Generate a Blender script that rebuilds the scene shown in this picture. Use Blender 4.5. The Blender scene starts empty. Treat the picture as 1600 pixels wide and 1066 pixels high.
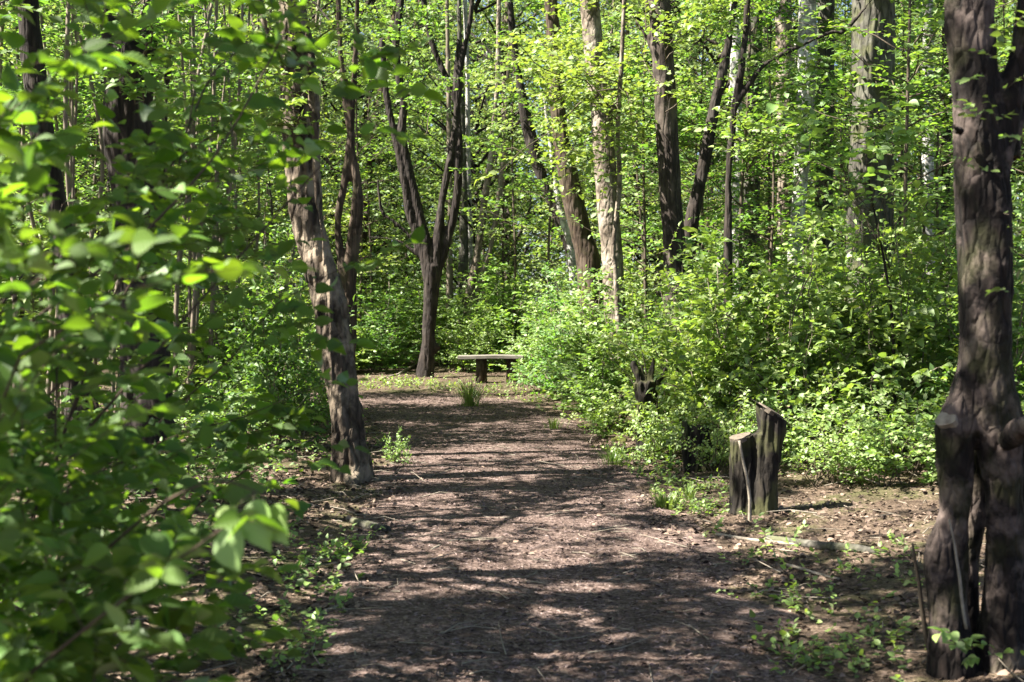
import bpy, math, random
import numpy as np

rng = np.random.default_rng(11)
random.seed(11)
sc = bpy.context.scene
COL = sc.collection

# ------------------------------------------------------------------ camera, sky, sun, exposure
CAM_H, PITCH, FPX = 1.5, math.radians(2.14), 2222.0
cam_d = bpy.data.cameras.new("camera")
cam_d.sensor_width, cam_d.lens = 36.0, 50.0
cam_d.clip_start, cam_d.clip_end = 0.1, 600.0
cam_d.dof.use_dof = True
cam_d.dof.focus_distance = 13.5
cam_d.dof.aperture_fstop = 4.4
cam_d.dof.aperture_blades = 8
cam = bpy.data.objects.new("camera", cam_d)
COL.objects.link(cam)
cam.location = (0, 0, CAM_H)
cam.rotation_euler = (math.pi / 2 - PITCH, 0, 0)
sc.camera = cam

SUN_EL, SUN_AZ = math.radians(50), math.atan2(-1.0, -0.2)      # azimuth measured from +Y towards +X
sd = np.array([math.sin(SUN_AZ) * math.cos(SUN_EL), math.cos(SUN_AZ) * math.cos(SUN_EL), math.sin(SUN_EL)])
world = bpy.data.worlds.new("World")
sc.world = world
world.use_nodes = True
wn = world.node_tree
sky = wn.nodes.new("ShaderNodeTexSky")
sky.sky_type = 'NISHITA'
sky.sun_disc = False
sky.air_density = 0.6
sky.dust_density = 1.2
sky.ozone_density = 0.3
sky.sun_elevation = SUN_EL
sky.sun_rotation = SUN_AZ % (2 * math.pi)
bg = wn.nodes["Background"]
bg.inputs[1].default_value = 0.05
wn.links.new(sky.outputs[0], bg.inputs[0])
sun_d = bpy.data.lights.new("sun", 'SUN')
sun_d.energy = 5.0
sun_d.angle = math.radians(0.45)
sun_d.color = (1.0, 0.94, 0.85)
sun = bpy.data.objects.new("sun", sun_d)
COL.objects.link(sun)
from mathutils import Vector
sun.rotation_euler = Vector(sd).to_track_quat('Z', 'Y').to_euler()
vs = sc.view_settings
vs.view_transform = 'Standard'
vs.look = 'None'
vs.gamma = 1.0
vs.exposure = 2.5
cy = sc.cycles
cy.max_bounces, cy.diffuse_bounces, cy.glossy_bounces, cy.transmission_bounces = 6, 4, 2, 4
cy.transparent_max_bounces = 4
cy.caustics_reflective = cy.caustics_refractive = False
cy.sample_clamp_indirect = 4.0

# ------------------------------------------------------------------ helpers
def at(px, py, Y):
    """The world point at depth Y seen at pixel (px, py) of the 1600 x 1066 photograph."""
    u, v = (px - 800) / FPX, (533 - py) / FPX
    cp, sp = math.cos(PITCH), math.sin(PITCH)
    t = Y / (cp + v * sp)
    return np.array([u * t, Y, CAM_H + t * (-sp + v * cp)])

def nrm(a):
    return a / np.maximum(np.linalg.norm(a, axis=-1, keepdims=True), 1e-9)

def _hash(ix, iy, iz):
    h = (ix * 374761393 + iy * 668265263 + iz * 2147483647 + 1442695041) & 0xFFFFFFFF
    h = ((h ^ (h >> 13)) * 1274126177) & 0xFFFFFFFF
    return ((h ^ (h >> 16)) & 0xFFFF) / 65535.0

def vnoise(p):
    p = np.asarray(p, float)
    i = np.floor(p).astype(np.int64)
    f = p - i
    f = f * f * (3 - 2 * f)
    r = 0
    for dx in (0, 1):
        for dy in (0, 1):
            for dz in (0, 1):
                w = (f[:, 0] if dx else 1 - f[:, 0]) * (f[:, 1] if dy else 1 - f[:, 1]) * (f[:, 2] if dz else 1 - f[:, 2])
                r = r + w * _hash(i[:, 0] + dx, i[:, 1] + dy, i[:, 2] + dz)
    return r * 2 - 1

def fbm(p, n=3):
    a, r = 1.0, 0
    p = np.asarray(p, float)
    for k in range(n):
        r = r + a * vnoise(p * 2 ** k + 17.3 * k)
        a *= 0.5
    return r

def make_mesh(name, V, Fs, mats=(), smooth=True, fmat=None, uv=None):
    """V (n,3); Fs a list of (k,m) int arrays of m-gons; uv per vertex."""
    me = bpy.data.meshes.new(name)
    V = np.asarray(V, np.float32)
    Fs = [np.asarray(f, np.int32) for f in Fs if len(f)]
    loops = np.concatenate([f.ravel() for f in Fs])
    tot = np.concatenate([np.full(len(f), f.shape[1], np.int32) for f in Fs])
    start = np.concatenate([[0], np.cumsum(tot)[:-1]]).astype(np.int32)
    me.vertices.add(len(V)); me.vertices.foreach_set("co", V.ravel())
    me.loops.add(len(loops)); me.loops.foreach_set("vertex_index", loops)
    me.polygons.add(len(tot)); me.polygons.foreach_set("loop_start", start); me.polygons.foreach_set("loop_total", tot)
    me.polygons.foreach_set("use_smooth", np.full(len(tot), bool(smooth)))
    for m in mats:
        me.materials.append(m)
    if fmat is not None:
        me.polygons.foreach_set("material_index", np.asarray(fmat, np.int32))
    if uv is not None:
        l = me.uv_layers.new(name="UVMap")
        l.data.foreach_set("uv", np.asarray(uv, np.float32)[loops].ravel())
    me.update(calc_edges=True)
    return me

def link(name, me, parent=None, loc=None):
    o = bpy.data.objects.new(name, me)
    COL.objects.link(o)
    if parent is not None:
        o.parent = parent
    if loc is not None:
        o.location = loc
    return o

def tag(o, label, cat, group=None, kind=None):
    if label: o['label'] = label
    if cat: o['category'] = cat
    if group: o['group'] = group
    if kind: o['kind'] = kind
    return o

def thing(name, label, cat, loc, group=None, rz=0.0, s=1.0):
    o = bpy.data.objects.new(name, None)
    COL.objects.link(o)
    o.empty_display_size = 0.2
    o.location = [float(c) for c in loc]
    o.rotation_euler = (0, 0, rz)
    o.scale = (s, s, s) if np.isscalar(s) else s
    return tag(o, label, cat, group)

def copy_tree(o, parent=None):
    c = o.copy()
    COL.objects.link(c)
    if parent is not None:
        c.parent = parent
    for ch in list(o.children):
        copy_tree(ch, c)
    return c

class Geo:
    """Collects vertices and faces."""
    def __init__(self):
        self.V, self.F, self.M, self.n = [], [], [], 0
    def add(self, V, Fs, m=0):
        for f in Fs:
            f = np.asarray(f, np.int64)
            if len(f):
                self.F.append(f + self.n); self.M.append(np.full(len(f), m))
        self.V.append(np.asarray(V, float)); self.n += len(V)
    def mesh(self, name, mats, smooth=True, off=None):
        V = np.concatenate(self.V)
        if off is not None:
            V = V - np.asarray(off)
        return make_mesh(name, V, self.F, mats, smooth, np.concatenate(self.M))

def resample(P, R, step):
    """Catmull-Rom through P (n,3), radii R, points about STEP apart."""
    P, R = np.asarray(P, float), np.asarray(R, float)
    Q = np.vstack([2 * P[0] - P[1], P, 2 * P[-1] - P[-2]])
    RR = np.concatenate([[R[0]], R, [R[-1]]])
    out, ro = [], []
    for i in range(1, len(Q) - 2):
        n = max(1, int(np.linalg.norm(Q[i + 1] - Q[i]) / step))
        t = (np.arange(n) / n)[:, None]
        a, b, c, d = Q[i - 1], Q[i], Q[i + 1], Q[i + 2]
        out.append(0.5 * (2 * b + (c - a) * t + (2 * a - 5 * b + 4 * c - d) * t ** 2 + (3 * b - a - 3 * c + d) * t ** 3))
        ro.append(RR[i] * (1 - t[:, 0]) + RR[i + 1] * t[:, 0])
    out.append(Q[-2][None]); ro.append([RR[-2]])
    return np.vstack(out), np.concatenate(ro)

def tube(P, R, sides=8, cap=True, rough=0.0, seed=0.0):
    P, R = np.asarray(P, float), np.asarray(R, float)
    T = nrm(np.gradient(P, axis=0))
    ref = np.eye(3)[np.argmin(np.abs(T.mean(0)))]
    A = nrm(np.cross(T, ref)); B = np.cross(T, A)
    th = np.arange(sides) * 2 * math.pi / sides
    ring = A[:, None] * np.cos(th)[None, :, None] + B[:, None] * np.sin(th)[None, :, None]
    V = P[:, None] + ring * R[:, None, None]
    if rough:
        q = V.reshape(-1, 3)
        k = fbm(q * np.array([7, 7, 2.0]) + seed, 2).reshape(len(P), sides)
        V = V + ring * (R[:, None] * rough * k)[..., None]
    V = V.reshape(-1, 3)
    n = len(P)
    i = (np.arange(n - 1)[:, None] * sides + np.arange(sides)[None]).ravel()
    j = (np.arange(n - 1)[:, None] * sides + (np.arange(sides) + 1)[None] % sides).ravel()
    Fs = [np.stack([i, j, j + sides, i + sides], 1)]
    if cap:
        V = np.vstack([V, P[:1], P[-1:]])
        k = np.arange(sides); k2 = (k + 1) % sides
        c0, c1 = n * sides, n * sides + 1
        Fs.append(np.concatenate([np.stack([k2, k, np.full(sides, c0)], 1),
                                  np.stack([(n - 1) * sides + k, (n - 1) * sides + k2, np.full(sides, c1)], 1)]))
    return V, Fs

def organic(tubes, voxel, smooth=2, disp=(), sides=20):
    """Several closed tubes grown into one continuous skin, then roughened along its normals. Returns V, F."""
    g = Geo()
    for P, R in tubes:
        P, R = resample(P, R, max(0.05, voxel * 3))
        g.add(*tube(P, R, sides))
    me = g.mesh("tmp", [])
    o = bpy.data.objects.new("tmp", me)
    COL.objects.link(o)
    m = o.modifiers.new("r", 'REMESH')
    m.mode = 'VOXEL'; m.voxel_size = voxel
    dg = bpy.context.evaluated_depsgraph_get()
    ev = o.evaluated_get(dg).data
    n, ne, npoly = len(ev.vertices), len(ev.edges), len(ev.polygons)
    V = np.empty(n * 3, np.float32); ev.vertices.foreach_get("co", V); V = V.reshape(-1, 3).astype(float)
    E = np.empty(ne * 2, np.int32); ev.edges.foreach_get("vertices", E); E = E.reshape(-1, 2)
    Lp = np.empty(len(ev.loops), np.int32); ev.loops.foreach_get("vertex_index", Lp)
    tot = np.empty(npoly, np.int32); ev.polygons.foreach_get("loop_total", tot)
    F = Lp.reshape(-1, 4) if (tot == 4).all() else None
    if F is None:
        st = np.concatenate([[0], np.cumsum(tot)[:-1]])
        F = np.stack([Lp[st[tot == 4] + k] for k in range(4)], 1)
    bpy.data.objects.remove(o)
    bpy.data.meshes.remove(me)
    deg = np.bincount(E.ravel(), minlength=n)[:, None]
    for _ in range(smooth):
        S = np.zeros_like(V)
        np.add.at(S, E[:, 0], V[E[:, 1]]); np.add.at(S, E[:, 1], V[E[:, 0]])
        V = 0.5 * V + 0.5 * S / np.maximum(deg, 1)
    if disp:
        fn = np.cross(V[F[:, 2]] - V[F[:, 0]], V[F[:, 3]] - V[F[:, 1]])
        N = np.zeros_like(V)
        for k in range(4):
            np.add.at(N, F[:, k], fn)
        N = nrm(N)
        for amp, fr, kind in disp:
            q = V * np.array(fr)
            h = fbm(q, 3)
            if kind == 'ridge':
                h = 0.5 - np.abs(h) * 1.6
            V = V + N * (amp * h)[:, None]
    return V, F

# ------------------------------------------------------------------ materials
def new_mat(name):
    m = bpy.data.materials.new(name)
    m.use_nodes = True
    nt = m.node_tree
    nt.nodes.clear()
    out = nt.nodes.new("ShaderNodeOutputMaterial")
    return m, nt, out

def N(nt, t, **kw):
    n = nt.nodes.new(t)
    for k, v in kw.items():
        if k.startswith("i_"):
            key = k[2:]
            n.inputs[int(key) if key.isdigit() else key.replace("_", " ")].default_value = v
        else:
            setattr(n, k, v)
    return n

def ramp(nt, fac, stops, interp='LINEAR'):
    r = N(nt, "ShaderNodeValToRGB")
    r.color_ramp.interpolation = interp
    el = r.color_ramp.elements
    while len(el) < len(stops):
        el.new(0.5)
    for e, (p, c) in zip(el, stops):
        e.position = p
        e.color = (*c, 1) if len(c) == 3 else c
    nt.links.new(fac, r.inputs[0])
    return r.outputs[0]

def mixc(nt, fac, a, b, mode='MIX'):
    m = N(nt, "ShaderNodeMix", data_type='RGBA', blend_type=mode)
    for sock, v in ((m.inputs[0], fac), (m.inputs[6], a), (m.inputs[7], b)):
        if isinstance(v, bpy.types.NodeSocket):
            nt.links.new(v, sock)
        else:
            sock.default_value = v if np.isscalar(v) else (*v, 1) if len(v) == 3 else v
    return m.outputs[2]

def mathn(nt, op, a, b=None):
    m = N(nt, "ShaderNodeMath", operation=op)
    for k, v in enumerate((a, b)):
        if v is None: continue
        if isinstance(v, bpy.types.NodeSocket): nt.links.new(v, m.inputs[k])
        else: m.inputs[k].default_value = v
    return m.outputs[0]

def leaf_mat(name, refl, trans, mixf=0.45, var=0.35, gloss=0.06, rough=0.38, hue=0.03, veins=False):
    m, nt, out = new_mat(name)
    L = nt.links.new
    geo = N(nt, "ShaderNodeNewGeometry")
    oi = N(nt, "ShaderNodeObjectInfo")
    rnd = geo.outputs["Random Per Island"]
    hs = N(nt, "ShaderNodeHueSaturation")
    L(mathn(nt, 'ADD', mathn(nt, 'MULTIPLY', mathn(nt, 'SUBTRACT', rnd, 0.5), hue),
            mathn(nt, 'ADD', mathn(nt, 'MULTIPLY', mathn(nt, 'SUBTRACT', oi.outputs["Random"], 0.5), hue * 0.8), 0.5)), hs.inputs["Hue"])
    r2 = mathn(nt, 'FRACT', mathn(nt, 'MULTIPLY', rnd, 37.7))
    L(mathn(nt, 'ADD', mathn(nt, 'MULTIPLY', mathn(nt, 'SUBTRACT', r2, 0.5), var * 2), 1.0), hs.inputs["Value"])
    hs.inputs["Color"].default_value = (*refl, 1)
    col = hs.outputs[0]
    hs2 = N(nt, "ShaderNodeHueSaturation")
    for i in ("Hue", "Value"):
        L(hs.inputs[i].links[0].from_socket, hs2.inputs[i])
    hs2.inputs["Color"].default_value = (*trans, 1)
    tcol = hs2.outputs[0]
    bump = None
    if veins:
        uv = N(nt, "ShaderNodeUVMap")
        sx = N(nt, "ShaderNodeSeparateXYZ"); L(uv.outputs[0], sx.inputs[0])
        ax = mathn(nt, 'ABSOLUTE', sx.outputs[0])
        w = mathn(nt, 'SINE', mathn(nt, 'MULTIPLY', mathn(nt, 'SUBTRACT', sx.outputs[1], mathn(nt, 'MULTIPLY', ax, 0.55)), 48.0))
        vein = mathn(nt, 'MAXIMUM', mathn(nt, 'GREATER_THAN', w, 0.88), mathn(nt, 'LESS_THAN', ax, 0.012))
        col = mixc(nt, mathn(nt, 'MULTIPLY', vein, 0.4), col, tuple(c * 1.7 for c in refl))
        tcol = mixc(nt, mathn(nt, 'MULTIPLY', vein, 0.35), tcol, tuple(c * 0.5 for c in trans))
        bump = N(nt, "ShaderNodeBump", i_Strength=0.4, i_Distance=0.003)
        L(w, bump.inputs["Height"])
    d = N(nt, "ShaderNodeBsdfDiffuse"); L(col, d.inputs[0])
    t = N(nt, "ShaderNodeBsdfTranslucent"); L(tcol, t.inputs[0])
    g = N(nt, "ShaderNodeBsdfGlossy"); g.inputs["Roughness"].default_value = rough
    g.inputs[0].default_value = (0.9, 0.95, 0.85, 1)
    if bump:
        L(bump.outputs[0], d.inputs["Normal"]); L(bump.outputs[0], g.inputs["Normal"])
    a = N(nt, "ShaderNodeMixShader"); a.inputs[0].default_value = mixf
    L(d.outputs[0], a.inputs[1]); L(t.outputs[0], a.inputs[2])
    b = N(nt, "ShaderNodeMixShader")
    lw = N(nt, "ShaderNodeLayerWeight", i_Blend=0.25)
    L(mathn(nt, 'ADD', mathn(nt, 'MULTIPLY', lw.outputs["Fresnel"], 0.12), gloss), b.inputs[0])
    L(a.outputs[0], b.inputs[1]); L(g.outputs[0], b.inputs[2])
    L(b.outputs[0], out.inputs[0])
    return m

def bark_mat(name, dark, mid, light, scale=14.0, stretch=0.16, patch=(0.3, 0.3, 0.26), patch_amt=0.35, moss=0.0, bump=0.7, horiz=0.0, rough=0.9, dist=0.02):
    m, nt, out = new_mat(name)
    L = nt.links.new
    tc = N(nt, "ShaderNodeTexCoord")
    def mapped(s):
        mp = N(nt, "ShaderNodeMapping"); mp.inputs["Scale"].default_value = s
        L(tc.outputs["Object"], mp.inputs[0])
        return mp.outputs[0]
    n1 = N(nt, "ShaderNodeTexNoise", i_Scale=1.0, i_Detail=8.0, i_Roughness=0.65)
    L(mapped((scale, scale, scale * stretch)), n1.inputs["Vector"])
    n2 = N(nt, "ShaderNodeTexNoise", i_Scale=1.0, i_Detail=5.0, i_Roughness=0.6)
    L(mapped((scale * 0.33,) * 3), n2.inputs["Vector"])
    vo = N(nt, "ShaderNodeTexVoronoi", feature='DISTANCE_TO_EDGE', i_Scale=1.0)
    dv = N(nt, "ShaderNodeVectorMath", operation='ADD')
    L(mapped((scale * 1.3, scale * 1.3, scale * stretch * 1.4)), dv.inputs[0])
    nd = N(nt, "ShaderNodeVectorMath", operation='SCALE'); nd.inputs[3].default_value = 0.7
    L(n2.outputs["Color"], nd.inputs[0]); L(nd.outputs[0], dv.inputs[1])
    L(dv.outputs[0], vo.inputs["Vector"])
    crack = ramp(nt, vo.outputs["Distance"], [(0.0, (0, 0, 0)), (0.22, (1, 1, 1))])
    c = ramp(nt, n1.outputs["Fac"], [(0.3, dark), (0.5, mid), (0.72, light)])
    c = mixc(nt, mathn(nt, 'MULTIPLY', mathn(nt, 'SUBTRACT', 1.0, crack), 0.65), c, tuple(x * 0.45 for x in dark))
    pf = ramp(nt, n2.outputs["Fac"], [(0.5, (0, 0, 0)), (0.64, (1, 1, 1))])
    c = mixc(nt, mathn(nt, 'MULTIPLY', pf, patch_amt), c, patch)
    h = mathn(nt, 'ADD', mathn(nt, 'MULTIPLY', n1.outputs["Fac"], 0.6), mathn(nt, 'MULTIPLY', crack, 0.4))
    if horiz:
        nh = N(nt, "ShaderNodeTexNoise", i_Scale=1.0, i_Detail=4.0, i_Roughness=0.6)
        L(mapped((5, 5, 70)), nh.inputs["Vector"])
        hb = ramp(nt, nh.outputs["Fac"], [(0.52, (0, 0, 0)), (0.66, (1, 1, 1))])
        c = mixc(nt, mathn(nt, 'MULTIPLY', hb, horiz), c, tuple(x * 0.35 for x in dark) if max(light) > 0.4 else light)
        h = mathn(nt, 'ADD', mathn(nt, 'MULTIPLY', h, 0.6), mathn(nt, 'MULTIPLY', hb, 0.3))
    if moss:
        n3 = N(nt, "ShaderNodeTexNoise", i_Scale=5.0, i_Detail=6.0)
        L(tc.outputs["Object"], n3.inputs["Vector"])
        mf = ramp(nt, n3.outputs["Fac"], [(0.5, (0, 0, 0)), (0.62, (1, 1, 1))])
        c = mixc(nt, mathn(nt, 'MULTIPLY', mf, moss), c, (0.09, 0.1, 0.025))
    p = N(nt, "ShaderNodeBsdfPrincipled", i_Roughness=rough)
    p.inputs["Specular IOR Level"].default_value = 0.25
    L(c, p.inputs["Base Color"])
    b = N(nt, "ShaderNodeBump", i_Strength=bump, i_Distance=dist)
    L(h, b.inputs["Height"]); L(b.outputs[0], p.inputs["Normal"])
    L(p.outputs[0], out.inputs[0])
    return m

def simple_mat(name, c1, c2, scale=20, rough=0.85, island=0.0, bump=0.3, stretch=(1, 1, 1)):
    m, nt, out = new_mat(name)
    L = nt.links.new
    tc = N(nt, "ShaderNodeTexCoord")
    mp = N(nt, "ShaderNodeMapping"); mp.inputs["Scale"].default_value = stretch
    L(tc.outputs["Object"], mp.inputs[0])
    n = N(nt, "ShaderNodeTexNoise", i_Scale=scale, i_Detail=6.0, i_Roughness=0.65)
    L(mp.outputs[0], n.inputs["Vector"])
    f = n.outputs["Fac"]
    if island:
        geo = N(nt, "ShaderNodeNewGeometry")
        f = mathn(nt, 'ADD', mathn(nt, 'MULTIPLY', f, 1 - island), mathn(nt, 'MULTIPLY', geo.outputs["Random Per Island"], island))
    c = ramp(nt, f, [(0.25, c1), (0.75, c2)])
    p = N(nt, "ShaderNodeBsdfPrincipled", i_Roughness=rough)
    p.inputs["Specular IOR Level"].default_value = 0.25
    L(c, p.inputs["Base Color"])
    b = N(nt, "ShaderNodeBump", i_Strength=bump, i_Distance=0.01)
    L(n.outputs["Fac"], b.inputs["Height"]); L(b.outputs[0], p.inputs["Normal"])
    L(p.outputs[0], out.inputs[0])
    return m

def soil_mat(name, c1, c2, c3, green=0.0):
    m, nt, out = new_mat(name)
    L = nt.links.new
    tc = N(nt, "ShaderNodeTexCoord")
    co = tc.outputs["Object"]
    v = N(nt, "ShaderNodeTexVoronoi", i_Scale=55.0, i_Randomness=1.0); L(co, v.inputs["Vector"])
    v2 = N(nt, "ShaderNodeTexVoronoi", i_Scale=110.0); L(co, v2.inputs["Vector"])
    n = N(nt, "ShaderNodeTexNoise", i_Scale=2.2, i_Detail=8.0, i_Roughness=0.65); L(co, n.inputs["Vector"])
    nf = N(nt, "ShaderNodeTexNoise", i_Scale=60.0, i_Detail=5.0); L(co, nf.inputs["Vector"])
    sx = N(nt, "ShaderNodeSeparateColor"); L(v.outputs["Color"], sx.inputs[0])
    s2 = N(nt, "ShaderNodeSeparateColor"); L(v2.outputs["Color"], s2.inputs[0])
    f = mathn(nt, 'ADD', mathn(nt, 'MULTIPLY', sx.outputs[0], 0.4), mathn(nt, 'ADD', mathn(nt, 'MULTIPLY', s2.outputs[0], 0.25), mathn(nt, 'MULTIPLY', nf.outputs["Fac"], 0.35)))
    c = ramp(nt, f, [(0.15, c1), (0.5, c2), (0.85, c3)])
    big = ramp(nt, n.outputs["Fac"], [(0.32, (0.55, 0.53, 0.5)), (0.66, (1.2, 1.2, 1.2))])
    c = mixc(nt, 1.0, c, big, 'MULTIPLY')
    if green:
        g = N(nt, "ShaderNodeTexNoise", i_Scale=1.3, i_Detail=6.0, i_Roughness=0.7); L(co, g.inputs["Vector"])
        gf = ramp(nt, g.outputs["Fac"], [(0.5, (0, 0, 0)), (0.62, (1, 1, 1))])
        c = mixc(nt, mathn(nt, 'MULTIPLY', gf, green), c, (0.06, 0.075, 0.02))
    p = N(nt, "ShaderNodeBsdfPrincipled", i_Roughness=0.95)
    p.inputs["Specular IOR Level"].default_value = 0.15
    L(c, p.inputs["Base Color"])
    b = N(nt, "ShaderNodeBump", i_Strength=0.9, i_Distance=0.02)
    L(mathn(nt, 'ADD', f, mathn(nt, 'MULTIPLY', v.outputs["Distance"], 0.4)), b.inputs["Height"])
    L(b.outputs[0], p.inputs["Normal"])
    L(p.outputs[0], out.inputs[0])
    return m

LEAF_NEAR = leaf_mat("leaf_near", (0.06, 0.13, 0.013), (0.20, 0.37, 0.014), 0.45, 0.35, 0.025, 0.62, 0.03, veins=True)
LEAF_BUSH = leaf_mat("leaf_bush", (0.152, 0.235, 0.046), (0.258, 0.41, 0.04), 0.45, 0.4, 0.055, 0.6, 0.028)
LEAF_MID = leaf_mat("leaf_mid", (0.085, 0.17, 0.028), (0.20, 0.37, 0.03), 0.48, 0.4, 0.045, 0.6, 0.028)
LEAF_YEL = leaf_mat("leaf_yellow", (0.165, 0.225, 0.04), (0.26, 0.355, 0.035), 0.5, 0.3, 0.045, 0.6, 0.02)
LEAF_FAR = leaf_mat("leaf_far", (0.13, 0.195, 0.052), (0.24, 0.34, 0.06), 0.5, 0.45, 0.04, 0.6, 0.04)
BARK_DARK = bark_mat("bark_dark", (0.014, 0.0105, 0.0085), (0.03, 0.0225, 0.018), (0.06, 0.0475, 0.0375), patch=(0.08, 0.07, 0.06), patch_amt=0.3)
BARK_BROWN = bark_mat("bark_brown", (0.026, 0.017, 0.011), (0.062, 0.042, 0.028), (0.12, 0.088, 0.062), patch=(0.16, 0.125, 0.095), patch_amt=0.35, moss=0.2)
BARK_PEEL = bark_mat("bark_peeling", (0.024, 0.0176, 0.012), (0.088, 0.0664, 0.048), (0.216, 0.172, 0.124), scale=10, stretch=0.35, patch=(0.288, 0.232, 0.168), patch_amt=0.85, bump=1.0, dist=0.03)
BARK_PALE = bark_mat("bark_pale", (0.0595, 0.0442, 0.03145), (0.17, 0.136, 0.102), (0.306, 0.255, 0.1997), scale=10, stretch=0.5, patch=(0.357, 0.306, 0.2465), patch_amt=0.7, bump=0.9)
BARK_GREY = bark_mat("bark_grey", (0.03375, 0.0315, 0.02475), (0.075, 0.069, 0.0555), (0.135, 0.126, 0.105), scale=14, stretch=0.25, patch=(0.15, 0.15, 0.1125), patch_amt=0.45, moss=0.4)
BARK_BIRCH = bark_mat("bark_birch", (0.288, 0.27, 0.243), (0.54, 0.522, 0.486), (0.666, 0.648, 0.621), scale=8, stretch=0.6, patch=(0.081, 0.0675, 0.054), patch_amt=0.55, horiz=0.7, bump=0.35)
BARK_CHERRY = bark_mat("bark_cherry", (0.005, 0.0035, 0.0027), (0.013, 0.009, 0.007), (0.036, 0.0255, 0.0205), scale=19, stretch=0.35, patch=(0.15, 0.115, 0.098), patch_amt=0.65, moss=0.14, horiz=0.0, bump=0.9, dist=0.02)  # pale patches paint sunlit spots into the bark, along with lichen
BARK_TWIG = simple_mat("twig_bark", (0.042, 0.0315, 0.021), (0.119, 0.0945, 0.0665), 30)
BARK_SHOOT = simple_mat("shoot_bark", (0.03, 0.022, 0.015), (0.09, 0.06, 0.04), 30)
BARK_POLE = simple_mat("pole_bark", (0.096, 0.076, 0.056), (0.24, 0.2, 0.152), 12, stretch=(0.8, 0.8, 0.24))
WOOD_CUT = simple_mat("cut_wood", (0.06, 0.048, 0.035), (0.17, 0.14, 0.105), 40, bump=0.8)
WOOD_OLD = simple_mat("weathered_wood", (0.07, 0.06, 0.048), (0.23, 0.21, 0.18), 30, stretch=(0.15, 1, 1))
STICK = simple_mat("stick_bark", (0.12, 0.1, 0.075), (0.32, 0.28, 0.22), 25)
SOIL_PATH = soil_mat("bark_mulch", (0.03276, 0.02106, 0.01638), (0.1053, 0.07332, 0.06162), (0.2496, 0.1911, 0.1661))
SOIL_FOREST = soil_mat("forest_floor", (0.02625, 0.018, 0.01275), (0.09, 0.06375, 0.045), (0.2025, 0.1537, 0.1125), green=0.5)
CHIP = simple_mat("wood_chip", (0.04, 0.0264, 0.0224), (0.288, 0.22, 0.2), 8, island=0.75)
DEAD = simple_mat("dead_leaf", (0.028, 0.0184, 0.0128), (0.216, 0.156, 0.116), 8, island=0.75)
GRASS = leaf_mat("grass_blade", (0.12, 0.2, 0.04), (0.2, 0.3, 0.04), 0.4, 0.3, 0.05)
MOSS = simple_mat("moss", (0.035, 0.04, 0.0075), (0.11, 0.115, 0.025), 60, bump=0.8)

# ------------------------------------------------------------------ ground and path
PATH = np.array([(0.1, -6, 1.0), (0.1, 2, 1.0), (0.14, 5.4, 1.05), (0.15, 7.4, 1.08), (0.02, 11, 1.1), (-0.3, 14.5, 1.15), (-0.7, 16.6, 1.3),
                 (-1.4, 18.3, 1.55), (-3.2, 19.3, 1.4), (-6, 19.8, 1.2), (-14, 20.5, 1.1)])

def path_d(x, y):
    """Distance from the path's middle in half widths."""
    best = np.full(np.shape(x), 99.0)
    for a, b in zip(PATH[:-1], PATH[1:]):
        d = b[:2] - a[:2]
        t = np.clip(((x - a[0]) * d[0] + (y - a[1]) * d[1]) / (d @ d), 0, 1)
        dd = np.hypot(x - a[0] - t * d[0], y - a[1] - t * d[1]) / (a[2] + t * (b[2] - a[2]))
        best = np.minimum(best, dd)
    return best

def gz(x, y):
    x, y = np.asarray(x, float), np.asarray(y, float)
    d = path_d(x, y)
    s = np.clip((d - 0.9) / 1.6, 0, 1); s = s * s * (3 - 2 * s)
    p = np.stack([x, y, np.zeros_like(x)], -1).reshape(-1, 3)
    return s * 0.09 + (0.2 + s) * (0.035 * vnoise(p * 0.9) + 0.018 * vnoise(p * 3.1 + 9)).reshape(x.shape) + 0.006 * vnoise(p * 9).reshape(x.shape)

def g1(x, y):
    return float(gz(np.array([x]), np.array([y]))[0])

def grid_mesh(xs, ys, zf):
    X, Y = np.meshgrid(xs, ys)
    V = np.stack([X, Y, zf(X, Y)], -1).reshape(-1, 3)
    nx, ny = len(xs), len(ys)
    i = (np.arange(ny - 1)[:, None] * nx + np.arange(nx - 1)[None]).ravel()
    return V, [np.stack([i, i + 1, i + nx + 1, i + nx], 1)]

a = np.linspace(-1, 1, 261)
xs = 6 * a + 84 * a ** 5
b = np.linspace(0, 1, 420)
ys = -10 + 40 * b + 100 * b ** 4
V, F = grid_mesh(xs, ys, gz)
tag(link("forest_floor", make_mesh("forest_floor", V, F, [SOIL_FOREST])), None, None, kind="structure")

pp, pr = resample(np.c_[PATH[:, :2], np.zeros(len(PATH))], PATH[:, 2], 0.08)
pt = nrm(np.gradient(pp, axis=0)); ps = np.stack([-pt[:, 1], pt[:, 0], 0 * pt[:, 0]], 1)
us = np.linspace(-1.2, 1.2, 61)
PV = pp[:, None] + ps[:, None] * (us[None, :, None] * pr[:, None, None])
PX, PY = PV[..., 0], PV[..., 1]
edge = np.abs(us)[None] + 0.16 * vnoise(np.stack([PX, PY, 0 * PX], -1).reshape(-1, 3) * 1.7).reshape(PX.shape)
PZ = gz(PX, PY) + 0.014 - 0.10 * np.clip(edge - 0.82, 0, 1)
V = np.stack([PX, PY, PZ], -1).reshape(-1, 3)
n, k = PX.shape
i = (np.arange(n - 1)[:, None] * k + np.arange(k - 1)[None]).ravel()
tag(link("path", make_mesh("path", V, [np.stack([i, i + k, i + k + 1, i + 1], 1)], [SOIL_PATH])), None, None, kind="structure")

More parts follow.
